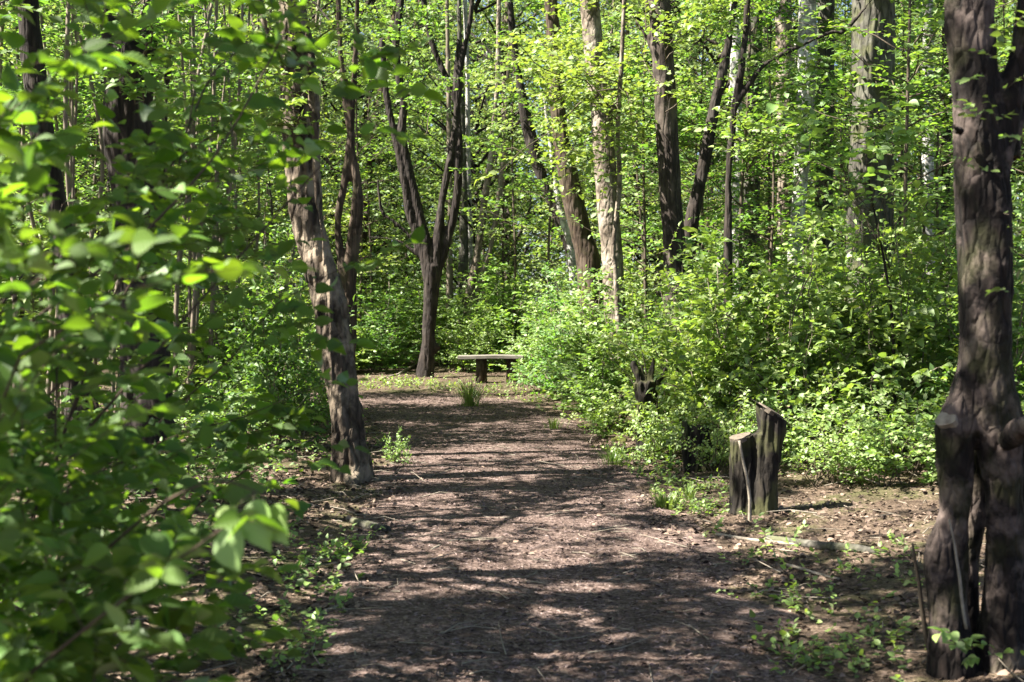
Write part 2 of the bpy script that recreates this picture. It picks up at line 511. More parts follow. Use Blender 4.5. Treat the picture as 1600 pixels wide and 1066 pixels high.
# ------------------------------------------------------------------ leaves
def leaf_template(ts, ws, droop=0.12, fold=0.25):
    ts, ws = np.array(ts), np.array(ws)
    mid = np.stack([ts, 0 * ts, -droop * ts ** 2], 1)
    k = len(ts)
    inner = np.arange(1, k - 1)
    Lf = np.stack([ts[inner], ws[inner], -droop * ts[inner] ** 2 + fold * ws[inner]], 1)
    Rt = Lf * np.array([1, -1, 1])
    V = np.vstack([mid, Lf, Rt])
    l = lambda j: k + j - 1
    r = lambda j: k + (k - 2) + j - 1
    tri, quad = [], []
    tri += [(0, 1, l(1)), (0, r(1), 1)]
    for j in range(1, k - 2):
        quad += [(j, j + 1, l(j + 1), l(j)), (j + 1, j, r(j), r(j + 1))]
    tri += [(k - 2, k - 1, l(k - 2)), (k - 1, k - 2, r(k - 2))]
    return V, [np.array(tri), np.array(quad).reshape(-1, 4)]

T_NEAR = leaf_template([0, .06, .2, .38, .56, .74, .89, 1], [0, .13, .29, .36, .34, .235, .09, 0], 0.2, 0.3)
T_MID = leaf_template([0, .3, .68, 1], [0, .33, .25, 0], 0.18, 0.3)
T_FAR = (np.array([(0, 0, 0), (.45, .34, .08), (1, 0, -.12), (.5, -.32, .08)], float), [np.array([(0, 2, 1), (0, 3, 2)])])

def put_leaves(T, P, D, Nn, S, W=1.0):
    tv, tf = T
    n = len(P)
    D = nrm(D)
    Nn = nrm(Nn - (Nn * D).sum(-1, keepdims=True) * D)
    B = np.cross(Nn, D)
    S = np.broadcast_to(S, (n,)); W = np.broadcast_to(W, (n,))
    c = rng.uniform(0.4, 1.7, n)
    V = P[:, None] + S[:, None, None] * (tv[None, :, 0:1] * D[:, None] + (tv[None, :, 1] * W[:, None])[..., None] * B[:, None] + (tv[None, :, 2] * c[:, None])[..., None] * Nn[:, None])
    k = len(tv)
    Fs = [(f[None] + (np.arange(n) * k)[:, None, None]).reshape(-1, f.shape[1]) for f in tf if len(f)]
    uv = np.tile(tv[:, [1, 0]], (n, 1))
    return V.reshape(-1, 3), Fs, uv

def sprays(O, D, Ln, m, size, flat=0.45, droop=0.15, fwd=0.6):
    """Twigs from O along D (length Ln), M leaves each in two rows. Returns leaf arrays and the twigs' points."""
    n = len(O)
    D = nrm(D)
    t = np.linspace(0.12, 1, m)[None] + rng.normal(0, 0.03, (n, m))
    Ln = np.broadcast_to(Ln, (n,))
    P = O[:, None] + D[:, None] * (Ln[:, None] * t)[..., None]
    P[..., 2] -= droop * Ln[:, None] * t ** 2
    up = np.array([0, 0, 1.0])
    side = nrm(np.cross(D, up) + 1e-6)
    sg = np.where(np.arange(m) % 2 == 0, 1.0, -1.0)[None] * np.where(rng.random((n, 1)) < .5, 1, -1)
    sg = sg.copy(); sg[:, -1] = 0
    ld = D[:, None] * fwd + side[:, None] * (sg * 0.85)[..., None] + rng.normal(0, 0.22, (n, m, 3))
    ld[..., 2] -= 0.12
    nn = up + rng.normal(0, flat, (n, m, 3)) + 0.25 * np.array([-0.7, 0, 0.3])
    S = size * rng.uniform(0.62, 1.12, (n, m)) * rng.uniform(0.8, 1.15, (n, 1))
    tw = O[:, None] + D[:, None] * (Ln[:, None] * np.array([0, .5, 1.0])[None])[..., None]
    tw[..., 2] -= droop * Ln[:, None] * np.array([0, .25, 1.0])[None]
    return P.reshape(-1, 3), ld.reshape(-1, 3), nn.reshape(-1, 3), S.ravel(), tw

def twig_tubes(tw, r):
    """Thin three-sided tubes along TW (n,3 points,3)."""
    n = len(tw)
    T = nrm(tw[:, 2] - tw[:, 0])
    A = nrm(np.cross(T, np.array([0.3, 0.2, 1.0])) + 1e-6); B = np.cross(T, A)
    th = np.arange(3) * 2.094
    ring = A[:, None] * np.cos(th)[None, :, None] + B[:, None] * np.sin(th)[None, :, None]
    rr = np.array([1.0, 0.75, 0.4]) * r
    V = tw[:, :, None] + ring[:, None] * rr[None, :, None, None]
    f = []
    for a_ in range(2):
        for b_ in range(3):
            c_ = (b_ + 1) % 3
            f.append((a_ * 3 + b_, a_ * 3 + c_, a_ * 3 + 3 + c_, a_ * 3 + 3 + b_))
    f = np.array(f)
    F = (f[None] + (np.arange(n) * 9)[:, None, None]).reshape(-1, 4)
    return V.reshape(-1, 3), [F]

def bough_curve(p0, p1, rise=0.35, wob=0.06):
    """A stem from p0 that rises first and then arches out to p1."""
    p0, p1 = np.asarray(p0, float), np.asarray(p1, float)
    L = np.linalg.norm(p1 - p0)
    c = p0 + (p1 - p0) * 0.45 + np.array([0, 0, rise * L * 0.5])
    t = np.linspace(0, 1, 7)[:, None]
    P = (1 - t) ** 2 * p0 + 2 * t * (1 - t) * c + t ** 2 * p1
    P[1:-1] += rng.normal(0, wob * L * 0.4, (5, 3))
    return P

def plant(name, base, bases, targets, leaf, T, size, k=10, m=7, sl=0.28, r0=0.012, flat=0.45, span=(0.3, 1.0), W=1.0, bark=None, rise=0.35, stems=True, thin=1.0, outward=0.6):
    """Stems from BASES to TARGETS with leafy sprays along their outer part, all in world coordinates. Returns (foliage mesh, [stem meshes]) relative to BASE."""
    g = Geo(); uvs = []; st = []
    Os, Ds = [], []
    for j, tg in enumerate(targets):
        b0 = bases[j % len(bases)]
        P = bough_curve(b0, tg, rise)
        L = np.linalg.norm(P[-1] - P[0])
        if stems:
            Q, R = resample(P, np.linspace(r0, r0 * 0.3, len(P)) * rng.uniform(0.7, 1.3), 0.12)
            st.append(tube(Q, R, 6))
        kk = max(2, int(k * rng.uniform(0.6, 1.4)))
        t = rng.uniform(span[0], span[1], kk); t[0] = 1.0
        idx = t * (len(P) - 1)
        i0 = np.clip(idx.astype(int), 0, len(P) - 2); fr = (idx - i0)[:, None]
        O = P[i0] * (1 - fr) + P[i0 + 1] * fr
        tang = nrm(P[i0 + 1] - P[i0])
        rd = rng.normal(0, 1, (kk, 3)); rd[:, 2] = np.abs(rd[:, 2]) * 0.3 + 0.05
        D = nrm(tang * outward * np.array([1, 1, 0.5]) + nrm(rd) * 0.8)
        Os.append(O); Ds.append(D)
    O, D = np.concatenate(Os), np.concatenate(Ds)
    keep = O[:, 2] > 0.02
    O, D = O[keep], D[keep]
    P, ld, nn, S, tw = sprays(O, D, sl * rng.uniform(0.6, 1.3, len(O)), m, size, flat)
    if thin < 1:
        kp = rng.random(len(P)) < thin
        P, ld, nn, S = P[kp], ld[kp], nn[kp], S[kp]
    V, Fs, uv = put_leaves(T, P, ld, nn, S, W)
    nl = len(V)
    g.add(V, Fs, 0)
    tv, tf = twig_tubes(tw, max(0.0016, r0 * 0.16))
    g.add(tv, tf, 1)
    uvs = np.concatenate([uv, np.full((len(tv), 2), 0.2)])
    bk = bark or BARK_TWIG
    fol = make_mesh("foliage", np.concatenate(g.V) - base, g.F, [leaf, bk], True, np.concatenate(g.M), uvs)
    sm = []
    for V_, F_ in st:
        sm.append(make_mesh("stem", V_ - base, F_, [bk]))
    return fol, sm

def place_plant(name, label, cat, base, fol, sm, group=None, rz=0, s=1.0, pos=None, every=1):
    o = thing(name, label, cat, pos if pos is not None else base, group, rz, s)
    link("foliage", fol, o)
    for m in sm[::every]:
        link("stem", m, o)
    return o

def dome(base, R, H, n, low=0.12):
    """N targets over a dome of radius R and height H standing at BASE."""
    u = rng.uniform(0, 1, n); az = rng.uniform(0, 2 * math.pi, n)
    el = np.arcsin(low + (1 - low) * u)
    rr = rng.uniform(0.55, 1.0, n) ** 0.6
    return np.asarray(base) + np.stack([np.cos(az) * np.cos(el) * R * rr, np.sin(az) * np.cos(el) * R * rr, np.sin(el) * H * rr], 1)

def foot(base, n, r):
    b = np.asarray(base) + np.c_[rng.uniform(-r, r, (n, 2)), np.full(n, -0.06)]
    return [p for p in b]

# crowns: seven shapes of limbs and leaf clumps, shared by all trees
def crown_mesh(i, leaf, R, z0, z1, clumps, per, m, size, T=T_FAR, sl=0.5, wide=0.5, bark=BARK_DARK, spread=0.42):
    g = Geo()
    z = rng.uniform(z0, z1, clumps)
    zt = (z - z0) / (z1 - z0)
    prof = R * np.sqrt(np.clip(1 - ((zt - wide) / (0.12 + np.maximum(wide, 1 - wide))) ** 2, 0.05, 1))
    az = rng.uniform(0, 2 * math.pi, clumps)
    rad = prof * np.sqrt(rng.uniform(0.08, 1, clumps))
    C = np.stack([np.cos(az) * rad, np.sin(az) * rad, z], 1)
    for c in C:
        r_h = np.hypot(c[0], c[1])
        s = np.array([0, 0, max(z0 - 0.6, c[2] - r_h * rng.uniform(0.5, 1.1))])
        P = np.array([s, s * 0.5 + c * 0.5 + rng.normal(0, 0.12, 3) + [0, 0, 0.1], c])
        Q, Rr = resample(P, [0.035, 0.02, 0.008], 0.35)
        g.add(*tube(Q, Rr, 5, cap=False), m=1)
    O = np.repeat(C, per, 0) + rng.normal(0, spread, (clumps * per, 3)) * np.array([1, 1, 0.55])
    D = (O - np.repeat(C, per, 0)) * 1.2 + rng.normal(0, 0.5, O.shape) * np.array([1, 1, 0.4]); D[:, 2] -= 0.05
    P, ld, nn, S, tw = sprays(O, D, sl * rng.uniform(0.6, 1.2, len(O)), m, size, 0.5)
    V, Fs, _ = put_leaves(T, P, ld, nn, S)
    g.add(V, Fs, 0)
    tv, tf = twig_tubes(tw, 0.003); g.add(tv, tf, 1)
    return g.mesh("crown", [leaf, bark])

CROWN_HIGH = [crown_mesh(i, LEAF_MID, 2.4, 0.0, 5.5, 18, 13, 8, 0.12, sl=0.26, spread=0.17) for i in range(4)]
CROWN_FAR = [crown_mesh(i, LEAF_FAR, 2.1, 2.0, 12.0, 54, 14, 7, 0.12, sl=0.6, wide=0.6) for i in range(4)]

def crown_on(o, mesh, loc, rz, s):
    c = link("crown", mesh, o)
    c.location = [float(x) for x in loc]
    c.rotation_euler = (0, 0, rz)
    c.scale = (s, s, s) if np.isscalar(s) else s
    return c

# ------------------------------------------------------------------ trees whose trunks one can tell apart
def wpts(pts, Y):
    P = np.array([at(p[0], p[1], p[3] if len(p) > 3 else Y) for p in pts])
    R = np.array([p[2] * (p[3] if len(p) > 3 else Y) / FPX / 2 for p in pts])
    return P, R

def tree(name, label, Y, trunk, bark, branches=(), top=8.5, voxel=0.025, disp=None, crown=0, cs=1.0, group=None, cat="tree", smooth=2, flare=1.25, crown_dz=-1.0, sides=20):
    P, R = wpts(trunk, Y)
    g0 = g1(P[0, 0], P[0, 1])
    if P[0, 2] > g0 + 0.05:                                             # the foot is hidden: carry the trunk down to the ground
        d = nrm(P[0] - P[1]); d = nrm(d * 0.4 + np.array([0, 0, -1.0]))
        b = P[0] + d * (P[0, 2] - g0) / max(0.3, -d[2])
        P = np.vstack([b, P]); R = np.concatenate([[R[0] * flare], R])
    bp = P[0].copy(); bp[2] = g1(bp[0], bp[1])
    P[0, 2] = bp[2] - 0.12
    if top and P[-1, 2] < top:                                          # and on above the frame
        d = nrm(P[-1] - P[-2]); d = nrm(d * 0.5 + np.array([0, 0, 0.6]))
        n = 3
        ext = [P[-1] + d * (top - P[-1, 2]) * (j + 1) / n for j in range(n)]
        P = np.vstack([P, ext]); R = np.concatenate([R, R[-1] * np.array([0.8, 0.6, 0.35])])
    tubes = [(P - bp, R)]
    tips = [P[-1]]
    for br in branches:
        Q, S = wpts(br, Y)
        if top and Q[-1, 2] > 3.6 and len(br) > 3:
            d = nrm(Q[-1] - Q[-2]); d = nrm(d * 0.6 + np.array([0, 0, 0.5]))
            for j in range(2):
                Q = np.vstack([Q, Q[-1] + d * 1.1]); S = np.append(S, S[-1] * 0.7)
            tips.append(Q[-1])
        tubes.append((Q - bp, S))
    if disp is None:
        disp = [(0.012, (5, 5, 1.6), 'n'), (0.008, (22, 22, 4), 'ridge')]
    V, F = organic([(p, np.maximum(r, voxel * 0.75)) for p, r in tubes], voxel, smooth, disp, sides)
    o = thing(name, label, cat, bp, group)
    t = link("trunk", make_mesh("trunk", V, [F], [bark]), o)
    if crown is not None:
        for j, tip in enumerate(tips[:2]):
            crown_on(o, CROWN_HIGH[(crown + j) % 4], tip - bp + [0, 0, crown_dz], random.uniform(0, 6.28), cs * random.uniform(0.85, 1.15))
    return o

T = {}
T['A'] = tree("broadleaf_tree", "rough tree with peeling tan bark leaning at the path's left edge", 11.0,
     [(549, 752, 70), (545, 700, 55), (537, 620, 49), (524, 540, 50), (509, 460, 54), (494, 400, 50), (480, 330, 48), (470, 250, 48), (463, 150, 50), (458, 60, 46), (452, -60, 40)],
     BARK_PEEL, [[(524, 520, 17, 10.9), (511, 410, 13, 10.85), (498, 330, 12, 10.8), (494, 250, 11, 10.8), (490, 160, 10, 10.8), (480, 40, 8, 10.8)],
                 [(470, 190, 14), (440, 120, 12), (415, 40, 10), (400, -40, 8)],
                 [(541, 728, 34), (526, 748, 26), (506, 758, 10)], [(556, 730, 32), (574, 750, 22), (596, 757, 8)], [(548, 735, 30, 10.95), (550, 758, 24, 10.7), (556, 768, 10, 10.5)]],
     voxel=0.013, disp=[(0.02, (5, 5, 2), 'n'), (0.022, (11, 11, 2.2), 'ridge'), (0.008, (35, 35, 9), 'n')], crown=0, top=9)
T['A3'] = tree("broadleaf_tree", "pair of slim curving brown stems close behind the peeling tree", 13.5,
     [(546, 600, 20), (548, 520, 19), (547, 430, 19), (558, 330, 20), (556, 270, 17), (548, 215, 14), (551, 150, 11), (556, 60, 9)], BARK_BROWN,
     [[(545, 560, 14), (534, 420, 12), (528, 350, 12), (539, 280, 13), (545, 220, 12), (538, 150, 9), (530, 40, 8)]], voxel=0.014, crown=None, cs=0.8, top=8)
T['B'] = tree("broadleaf_tree", "dark tree forking into many upright stems just left of the bench", 22.5,
     [(662, 603, 32), (668, 545, 21), (672, 480, 22), (677, 415, 27)], BARK_DARK,
     [[(677, 440, 24), (658, 345, 15), (640, 270, 14), (628, 215, 14), (630, 160, 12), (618, 80, 12), (626, 0, 10), (632, -80, 8)],
      [(680, 430, 22), (690, 320, 13), (703, 250, 12), (714, 170, 12), (721, 100, 10), (735, 30, 8), (740, -60, 7)],
      [(681, 425, 18), (697, 385, 14), (713, 310, 14), (717, 220, 12), (713, 140, 9), (716, 60, 8)],
      [(714, 160, 10), (692, 110, 9), (673, 60, 10), (662, 0, 9), (655, -60, 8)],
      [(674, 450, 20), (660, 390, 15), (640, 330, 14), (630, 270, 12), (604, 150, 11), (597, 60, 9)],
      [(670, 420, 9), (642, 372, 6), (617, 348, 5), (597, 330, 5), (590, 280, 5)],
      [(668, 410, 7), (622, 377, 5), (575, 370, 4)], [(676, 548, 14), (684, 538, 14)]],
     voxel=0.019, crown=None, top=0, disp=[(0.009, (4, 4, 1.5), 'n'), (0.01, (18, 18, 4), 'ridge')])
T['D'] = tree("broadleaf_tree", "slim dark trunk leaning left behind the brown leaning trunk", 24,
     [(895, 410, 20), (868, 330, 18), (848, 280, 18), (830, 220, 20), (812, 130, 14), (800, 40, 11)], BARK_DARK, voxel=0.03, crown=3)
T['D2'] = tree("broadleaf_tree", "small white trunk leaning against the slim dark leaning one", 23.5,
     [(893, 400, 13), (880, 345, 11), (870, 300, 9), (862, 240, 8), (850, 150, 7)], BARK_BIRCH, voxel=0.03, crown=None, top=0)
T['E'] = tree("broadleaf_tree", "thick brown trunk leaning left just left of the pale sunlit trunk", 20,
     [(921, 430, 38), (909, 370, 34), (893, 300, 33), (880, 240, 27), (873, 180, 25), (868, 110, 23), (862, 20, 21), (858, -60, 18)], BARK_BROWN, voxel=0.026, crown=0)
T['F'] = tree("broadleaf_tree", "pale sunlit trunk rising out of the shrubs right of the bench", 18,
     [(967, 545, 30), (960, 470, 33), (955, 390, 33), (950, 320, 35), (945, 240, 35), (938, 170, 33), (928, 90, 31), (920, -20, 28)], BARK_PALE, voxel=0.022, crown=1)
T['G'] = tree("broadleaf_tree", "straight dark trunk half lit, middle of the picture's right half", 16,
     [(1060, 500, 37), (1054, 400, 35), (1050, 330, 34), (1045, 240, 35), (1040, 160, 35), (1033, 60, 34), (1028, -30, 32)],
     bark_mat("bark_ridged", (0.02, 0.015, 0.012), (0.05, 0.038, 0.03), (0.12, 0.098, 0.08), patch=(0.17, 0.14, 0.115), patch_amt=0.4), [[(1040, 130, 9), (1010, 60, 7), (985, 20, 5)]], voxel=0.02, crown=2)
T['H'] = tree("broadleaf_tree", "thin trunk leaning right beside the straight dark trunk", 17,
     [(1072, 420, 27), (1082, 340, 24), (1097, 270, 22), (1108, 210, 20), (1122, 140, 17), (1140, 60, 13), (1150, -30, 11)], BARK_DARK, voxel=0.022, crown=3)
T['I'] = tree("broadleaf_tree", "very thin dark trunk with one long branch reaching right", 14.5,
     [(1137, 420, 12), (1138, 330, 12), (1141, 240, 13), (1147, 170, 13), (1158, 110, 12), (1165, 50, 11), (1170, -40, 10)], BARK_DARK,
     [[(1147, 170, 12), (1175, 125, 9), (1200, 97, 8), (1250, 72, 7), (1300, 50, 6), (1328, 40, 5)]], voxel=0.014, crown=0, cs=0.7)
T['J1'] = tree("birch_tree", "slim white birch right behind the thin dark trunk with the long branch", 22,
     [(1152, 420, 19), (1153, 300, 19), (1151, 150, 19), (1148, -20, 17)], BARK_BIRCH, voxel=0.03, crown=1)
T['J2'] = tree("broadleaf_tree", "grey pinkish trunk between the slim birch and the long side branch", 20,
     [(1172, 430, 28), (1176, 250, 27), (1178, 100, 26), (1180, -40, 24)], BARK_GREY, voxel=0.028, crown=2)
T['J3'] = tree("broadleaf_tree", "grey trunk left of the broad white birch", 22,
     [(1228, 430, 28), (1228, 250, 27), (1226, 100, 26), (1224, -40, 24)], BARK_PALE, voxel=0.028, crown=3)
T['J4'] = tree("birch_tree", "broad white birch lit by the sun above the shrubs", 18,
     [(1238, 490, 22), (1243, 380, 23), (1250, 300, 24), (1256, 200, 28), (1261, 100, 30), (1263, -40, 28)], BARK_BIRCH, voxel=0.022, crown=0)
T['J5'] = tree("broadleaf_tree", "grey trunk between the broad white birch and the thickest grey trunk", 19,
     [(1288, 430, 30), (1288, 330, 29), (1290, 200, 28), (1290, 80, 27), (1292, -40, 26)], BARK_GREY, voxel=0.026, crown=1)
T['K'] = tree("broadleaf_tree", "thickest straight grey trunk with furrowed bark behind the right shrubs", 15,
     [(1358, 560, 74), (1360, 400, 70), (1360, 330, 68), (1362, 250, 66), (1364, 150, 66), (1366, 50, 68), (1366, -50, 66)], BARK_GREY, voxel=0.02, crown=2, cs=1.2,
     disp=[(0.02, (3, 3, 1), 'n'), (0.012, (20, 20, 1.6), 'ridge')])
T['L1'] = tree("birch_tree", "slim white birch left of the big foreground trunk", 24,
     [(1450, 450, 19), (1450, 250, 19), (1450, 100, 19), (1450, -40, 18)], BARK_BIRCH, voxel=0.03, crown=3)
T['L3'] = tree("broadleaf_tree", "slim dark trunk half hidden by the big foreground trunk's left side", 18,
     [(1476, 500, 15), (1479, 200, 16), (1482, -40, 16)], BARK_DARK, voxel=0.022, crown=0)
T['N1'] = tree("broadleaf_tree", "thick dark trunk behind the large near leaves at left", 10,
     [(237, 790, 90), (235, 700, 84), (230, 620, 78), (226, 540, 72), (221, 440, 66), (214, 340, 68), (206, 240, 74), (202, 180, 74), (199, 120, 66), (197, 64, 48)], BARK_DARK,
     [[(204, 250, 44), (180, 130, 34), (168, 30, 28), (160, -60, 24)], [(206, 250, 52), (222, 110, 40), (238, 20, 30), (248, -60, 24)],
      [(236, 640, 40, 9.8), (246, 610, 30, 9.75)], [(225, 480, 16), (250, 380, 13), (258, 260, 12), (262, 140, 10), (268, 0, 8)]],
     voxel=0.018, crown=None, top=0, disp=[(0.02, (5, 5, 2), 'n'), (0.016, (13, 13, 3), 'ridge')])
T['N2'] = tree("broadleaf_tree", "dark curving trunk nearest the left edge of the photo", 12,
     [(135, 728, 64), (124, 600, 50), (112, 500, 40), (100, 380, 36), (80, 280, 34), (62, 180, 34), (48, 60, 36), (40, -60, 34)], BARK_DARK, voxel=0.02, crown=2)
T['N3'] = tree("broadleaf_tree", "dark bare trunk leaning hard to the left at ground level", 12.6,
     [(112, 716, 32), (85, 660, 28), (50, 600, 26), (20, 540, 24), (-20, 470, 22), (-60, 380, 20)], BARK_DARK, voxel=0.02, crown=None, top=0)
# stems behind the bench
for nm, lab, Y, pts, bk in [
    ("C1", "thin pale pole close behind the forked dark tree's right stem", 27, [(702, 470, 11), (703, 300, 9), (700, 100, 8), (698, -40, 7)], BARK_POLE),
    ("C2", "straight grey pole behind and above the bench's left end", 27, [(722, 475, 16), (725, 350, 15), (722, 200, 11), (718, 50, 9)], BARK_GREY),
    ("C3", "pale trunk leaning right from the hollow above the bench", 26, [(733, 475, 18), (745, 405, 13), (756, 320, 12), (768, 240, 11), (776, 150, 9), (780, 0, 8)], BARK_PALE),
    ("C4", "thin stem leaning right beside the leaning pale trunk above the bench", 26, [(744, 460, 10), (768, 380, 10), (785, 260, 9), (792, 150, 7), (800, 0, 6)], BARK_POLE)]:
    T[nm] = tree("broadleaf_tree", lab, Y, pts, bk, voxel=0.03, crown=0 if nm == "C2" else None, cs=0.7)

# leafy boughs of their own, growing from the trunks above head height
def bough(key, Y, xs_, ys_, n, leaf, size, k=9, m=7, W=1.0):
    o = T[key]; base = np.array(o.location)
    tg, bs = [], []
    for _ in range(n):
        x_, y_ = rng.uniform(*xs_), rng.uniform(*ys_)
        p = at(x_, y_, Y + rng.uniform(-1.0, 0.5)); tg.append(p)
        c = at(sum(xs_) / 2, y_ + 50, Y); bs.append(c)
    fol_, _st = plant("bough", base, bs, tg, leaf, T_MID, size, k=k, m=m, sl=0.3, r0=0.008, span=(0.3, 1.0), rise=0.1, flat=0.4, W=W)
    link("foliage", fol_, o)
    for m_ in _st[::2]: link("bough", m_, o)
for a_ in [("A", 10.8, (385, 560), (-60, 190), 18, LEAF_BUSH, 0.075), ("B", 22.2, (585, 745), (-40, 190), 16, LEAF_MID, 0.085), ("F", 17.8, (850, 1015), (-40, 210), 12, LEAF_YEL, 0.08), ("G", 15.8, (965, 1115), (-40, 150), 12, LEAF_BUSH, 0.08),
           ("I", 14.4, (1085, 1250), (-40, 230), 14, LEAF_BUSH, 0.08), ("L3", 17.5, (1420, 1500), (-40, 330), 12, LEAF_BUSH, 0.08), ("E", 19.6, (800, 910), (-40, 120), 10, LEAF_YEL, 0.08), ("J4", 17.6, (1180, 1310), (40, 300), 9, LEAF_BUSH, 0.08), ("N1", 9.6, (120, 330), (-40, 160), 14, LEAF_MID, 0.075)]:
    bough(*a_)

# the big foreground tree
T['M'] = tree("cherry_tree", "big dark foreground trunk with split foot and sawn stubs at the right edge", 5.4,
     [(1566, 1085, 84), (1567, 960, 66), (1568, 860, 64), (1567, 770, 64), (1560, 690, 70), (1546, 630, 82), (1541, 560, 76), (1539, 480, 76), (1537, 400, 82), (1536, 300, 84), (1534, 220, 82), (1527, 150, 70), (1522, 60, 72), (1518, -40, 70)],
     BARK_CHERRY,
     [[(1600, 1085, 60, 5.5), (1598, 900, 44, 5.55), (1594, 760, 42, 5.55), (1580, 680, 48, 5.45), (1560, 610, 50)],
      [(1488, 1085, 84), (1482, 960, 66), (1472, 890, 56), (1470, 845, 42), (1482, 795, 26)],
      [(1486, 960, 50, 5.45), (1490, 860, 50, 5.42), (1493, 770, 52), (1493, 710, 54), (1486, 664, 44)],
      [(1536, 570, 70), (1512, 625, 56), (1498, 668, 56), (1492, 760, 44)],
      [(1550, 640, 44, 5.55), (1530, 720, 56, 5.6), (1518, 800, 54, 5.6), (1508, 880, 46, 5.6), (1508, 1000, 50, 5.58), (1515, 1085, 80, 5.56)],
      [(1548, 290, 50), (1572, 200, 50), (1584, 130, 46), (1600, 60, 42), (1614, -30, 40), (1625, -110, 34)],
      [(1580, 250, 34, 5.5), (1590, 170, 34, 5.55), (1608, 110, 30, 5.6)],
      [(1572, 690, 24, 5.3), (1590, 674, 22, 5.2), (1604, 664, 21, 5.12)],
      [(1500, 205, 20, 5.3), (1488, 196, 16, 5.2)]],
     voxel=0.0075, smooth=2, disp=[(0.014, (5, 5, 2.0), 'n'), (0.005, (12, 12, 2), 'ridge'), (0.003, (34, 34, 6), 'ridge'), (0.002, (70, 70, 30), 'n')], crown=3, top=7.5, sides=28)
mb = T['M'].location
def disc(parent, c, nrm_, r, mat, name="cut_face"):
    nv = nrm(np.array(nrm_, float)); A = nrm(np.cross(nv, [0.1, 1, 0.2])); B = np.cross(nv, A)
    th = np.arange(18) * 2 * math.pi / 18
    rr = r * (1 + 0.12 * np.sin(3 * th + r * 50) + rng.normal(0, 0.04, 18))
    top = c + A * (np.cos(th) * rr)[:, None] + B * (np.sin(th) * rr)[:, None] + nv * 0.012
    bot = top - nv * 0.03
    k = np.arange(18); k2 = (k + 1) % 18
    V = np.vstack([top, bot, [c + nv * 0.014]])
    Fs = [np.stack([k, k2, np.full(18, 36)], 1), np.stack([k, k + 18, k2 + 18, k2], 1)]
    return link(name, make_mesh(name, V - np.array(parent.location), Fs, [mat], False), parent)
disc(T['M'], at(1480, 655, 5.36), (-0.6, -0.5, 0.62), 0.04, STICK)
disc(T['M'], at(1605, 664, 5.1), (0.4, -0.9, 0.1), 0.02, WOOD_CUT)
fol, _ = plant("leafy_shoot", np.array(mb), [at(1515, 1040, 5.2)], [at(1490, 988, 5.0), at(1540, 1025, 5.05), at(1500, 1000, 5.1)], LEAF_BUSH, T_NEAR, 0.05, k=2, m=5, sl=0.1, r0=0.004, stems=False)
link("foliage", fol, T['M'])
fol, _ = plant("leafy_shoot", np.array(mb), [at(1560, 260, 5.3)], [at(1560, 180, 5.1), at(1585, 40, 5.2), at(1505, 130, 5.1), at(1500, 260, 5.1), at(1570, 60, 5.1), at(1590, 420, 5.3), at(1575, 455, 5.1), at(1590, 215, 5.0)], LEAF_BUSH, T_MID, 0.04, k=3, m=5, sl=0.12, r0=0.004, stems=False)
link("foliage", fol, T['M'])
# bare stick beside its foot, standing in the ground
def stick(name, label, pts, Y, mat=STICK, cat="stick", group=None, ground=False, lift=0.0):
    P, R = wpts(pts, Y)
    if ground:
        for q in P:
            q[2] = g1(q[0], q[1])
        P[:, 2] += R * 0.7 + lift
    base = P[0].copy()
    Q, RR = resample(P - base, R, 0.04)
    Q = Q + 0.006 * np.stack([vnoise(Q * 9 + 3), vnoise(Q * 9 + 8), vnoise(Q * 9 + 13)], 1)
    V, Fs = tube(Q, RR, 8, True, 0.15)
    o = link(name, make_mesh(name, V, Fs, [mat]), None, base)
    return tag(o, label, cat, group)
def gp(px, py):
    """Depth of the flat ground seen at pixel (px, py)."""
    lo, hi = 2.0, 80.0
    for _ in range(40):
        m_ = (lo + hi) / 2
        if at(px, py, m_)[2] > g1(at(px, py, m_)[0], m_): lo = m_
        else: hi = m_
    return lo
stick("bare_stick", "thin bare upright stick growing beside the foot of the foreground trunk", [(1460, 1040, 8), (1450, 1000, 8), (1438, 930, 7), (1428, 870, 6), (1425, 850, 4)], 5.6, BARK_TWIG)
stick("pale_stick", "thin pale stick leaning on the front of the two-stemmed stump", [(1173, 826, 6), (1172, 780, 5), (1164, 735, 5), (1154, 690, 4)], 9.0)
stick("dead_twig", "long pale twig standing in the dark gap of the foreground trunk's foot", [(1512, 985, 5), (1500, 900, 5), (1490, 850, 4), (1482, 812, 3)], 5.15)
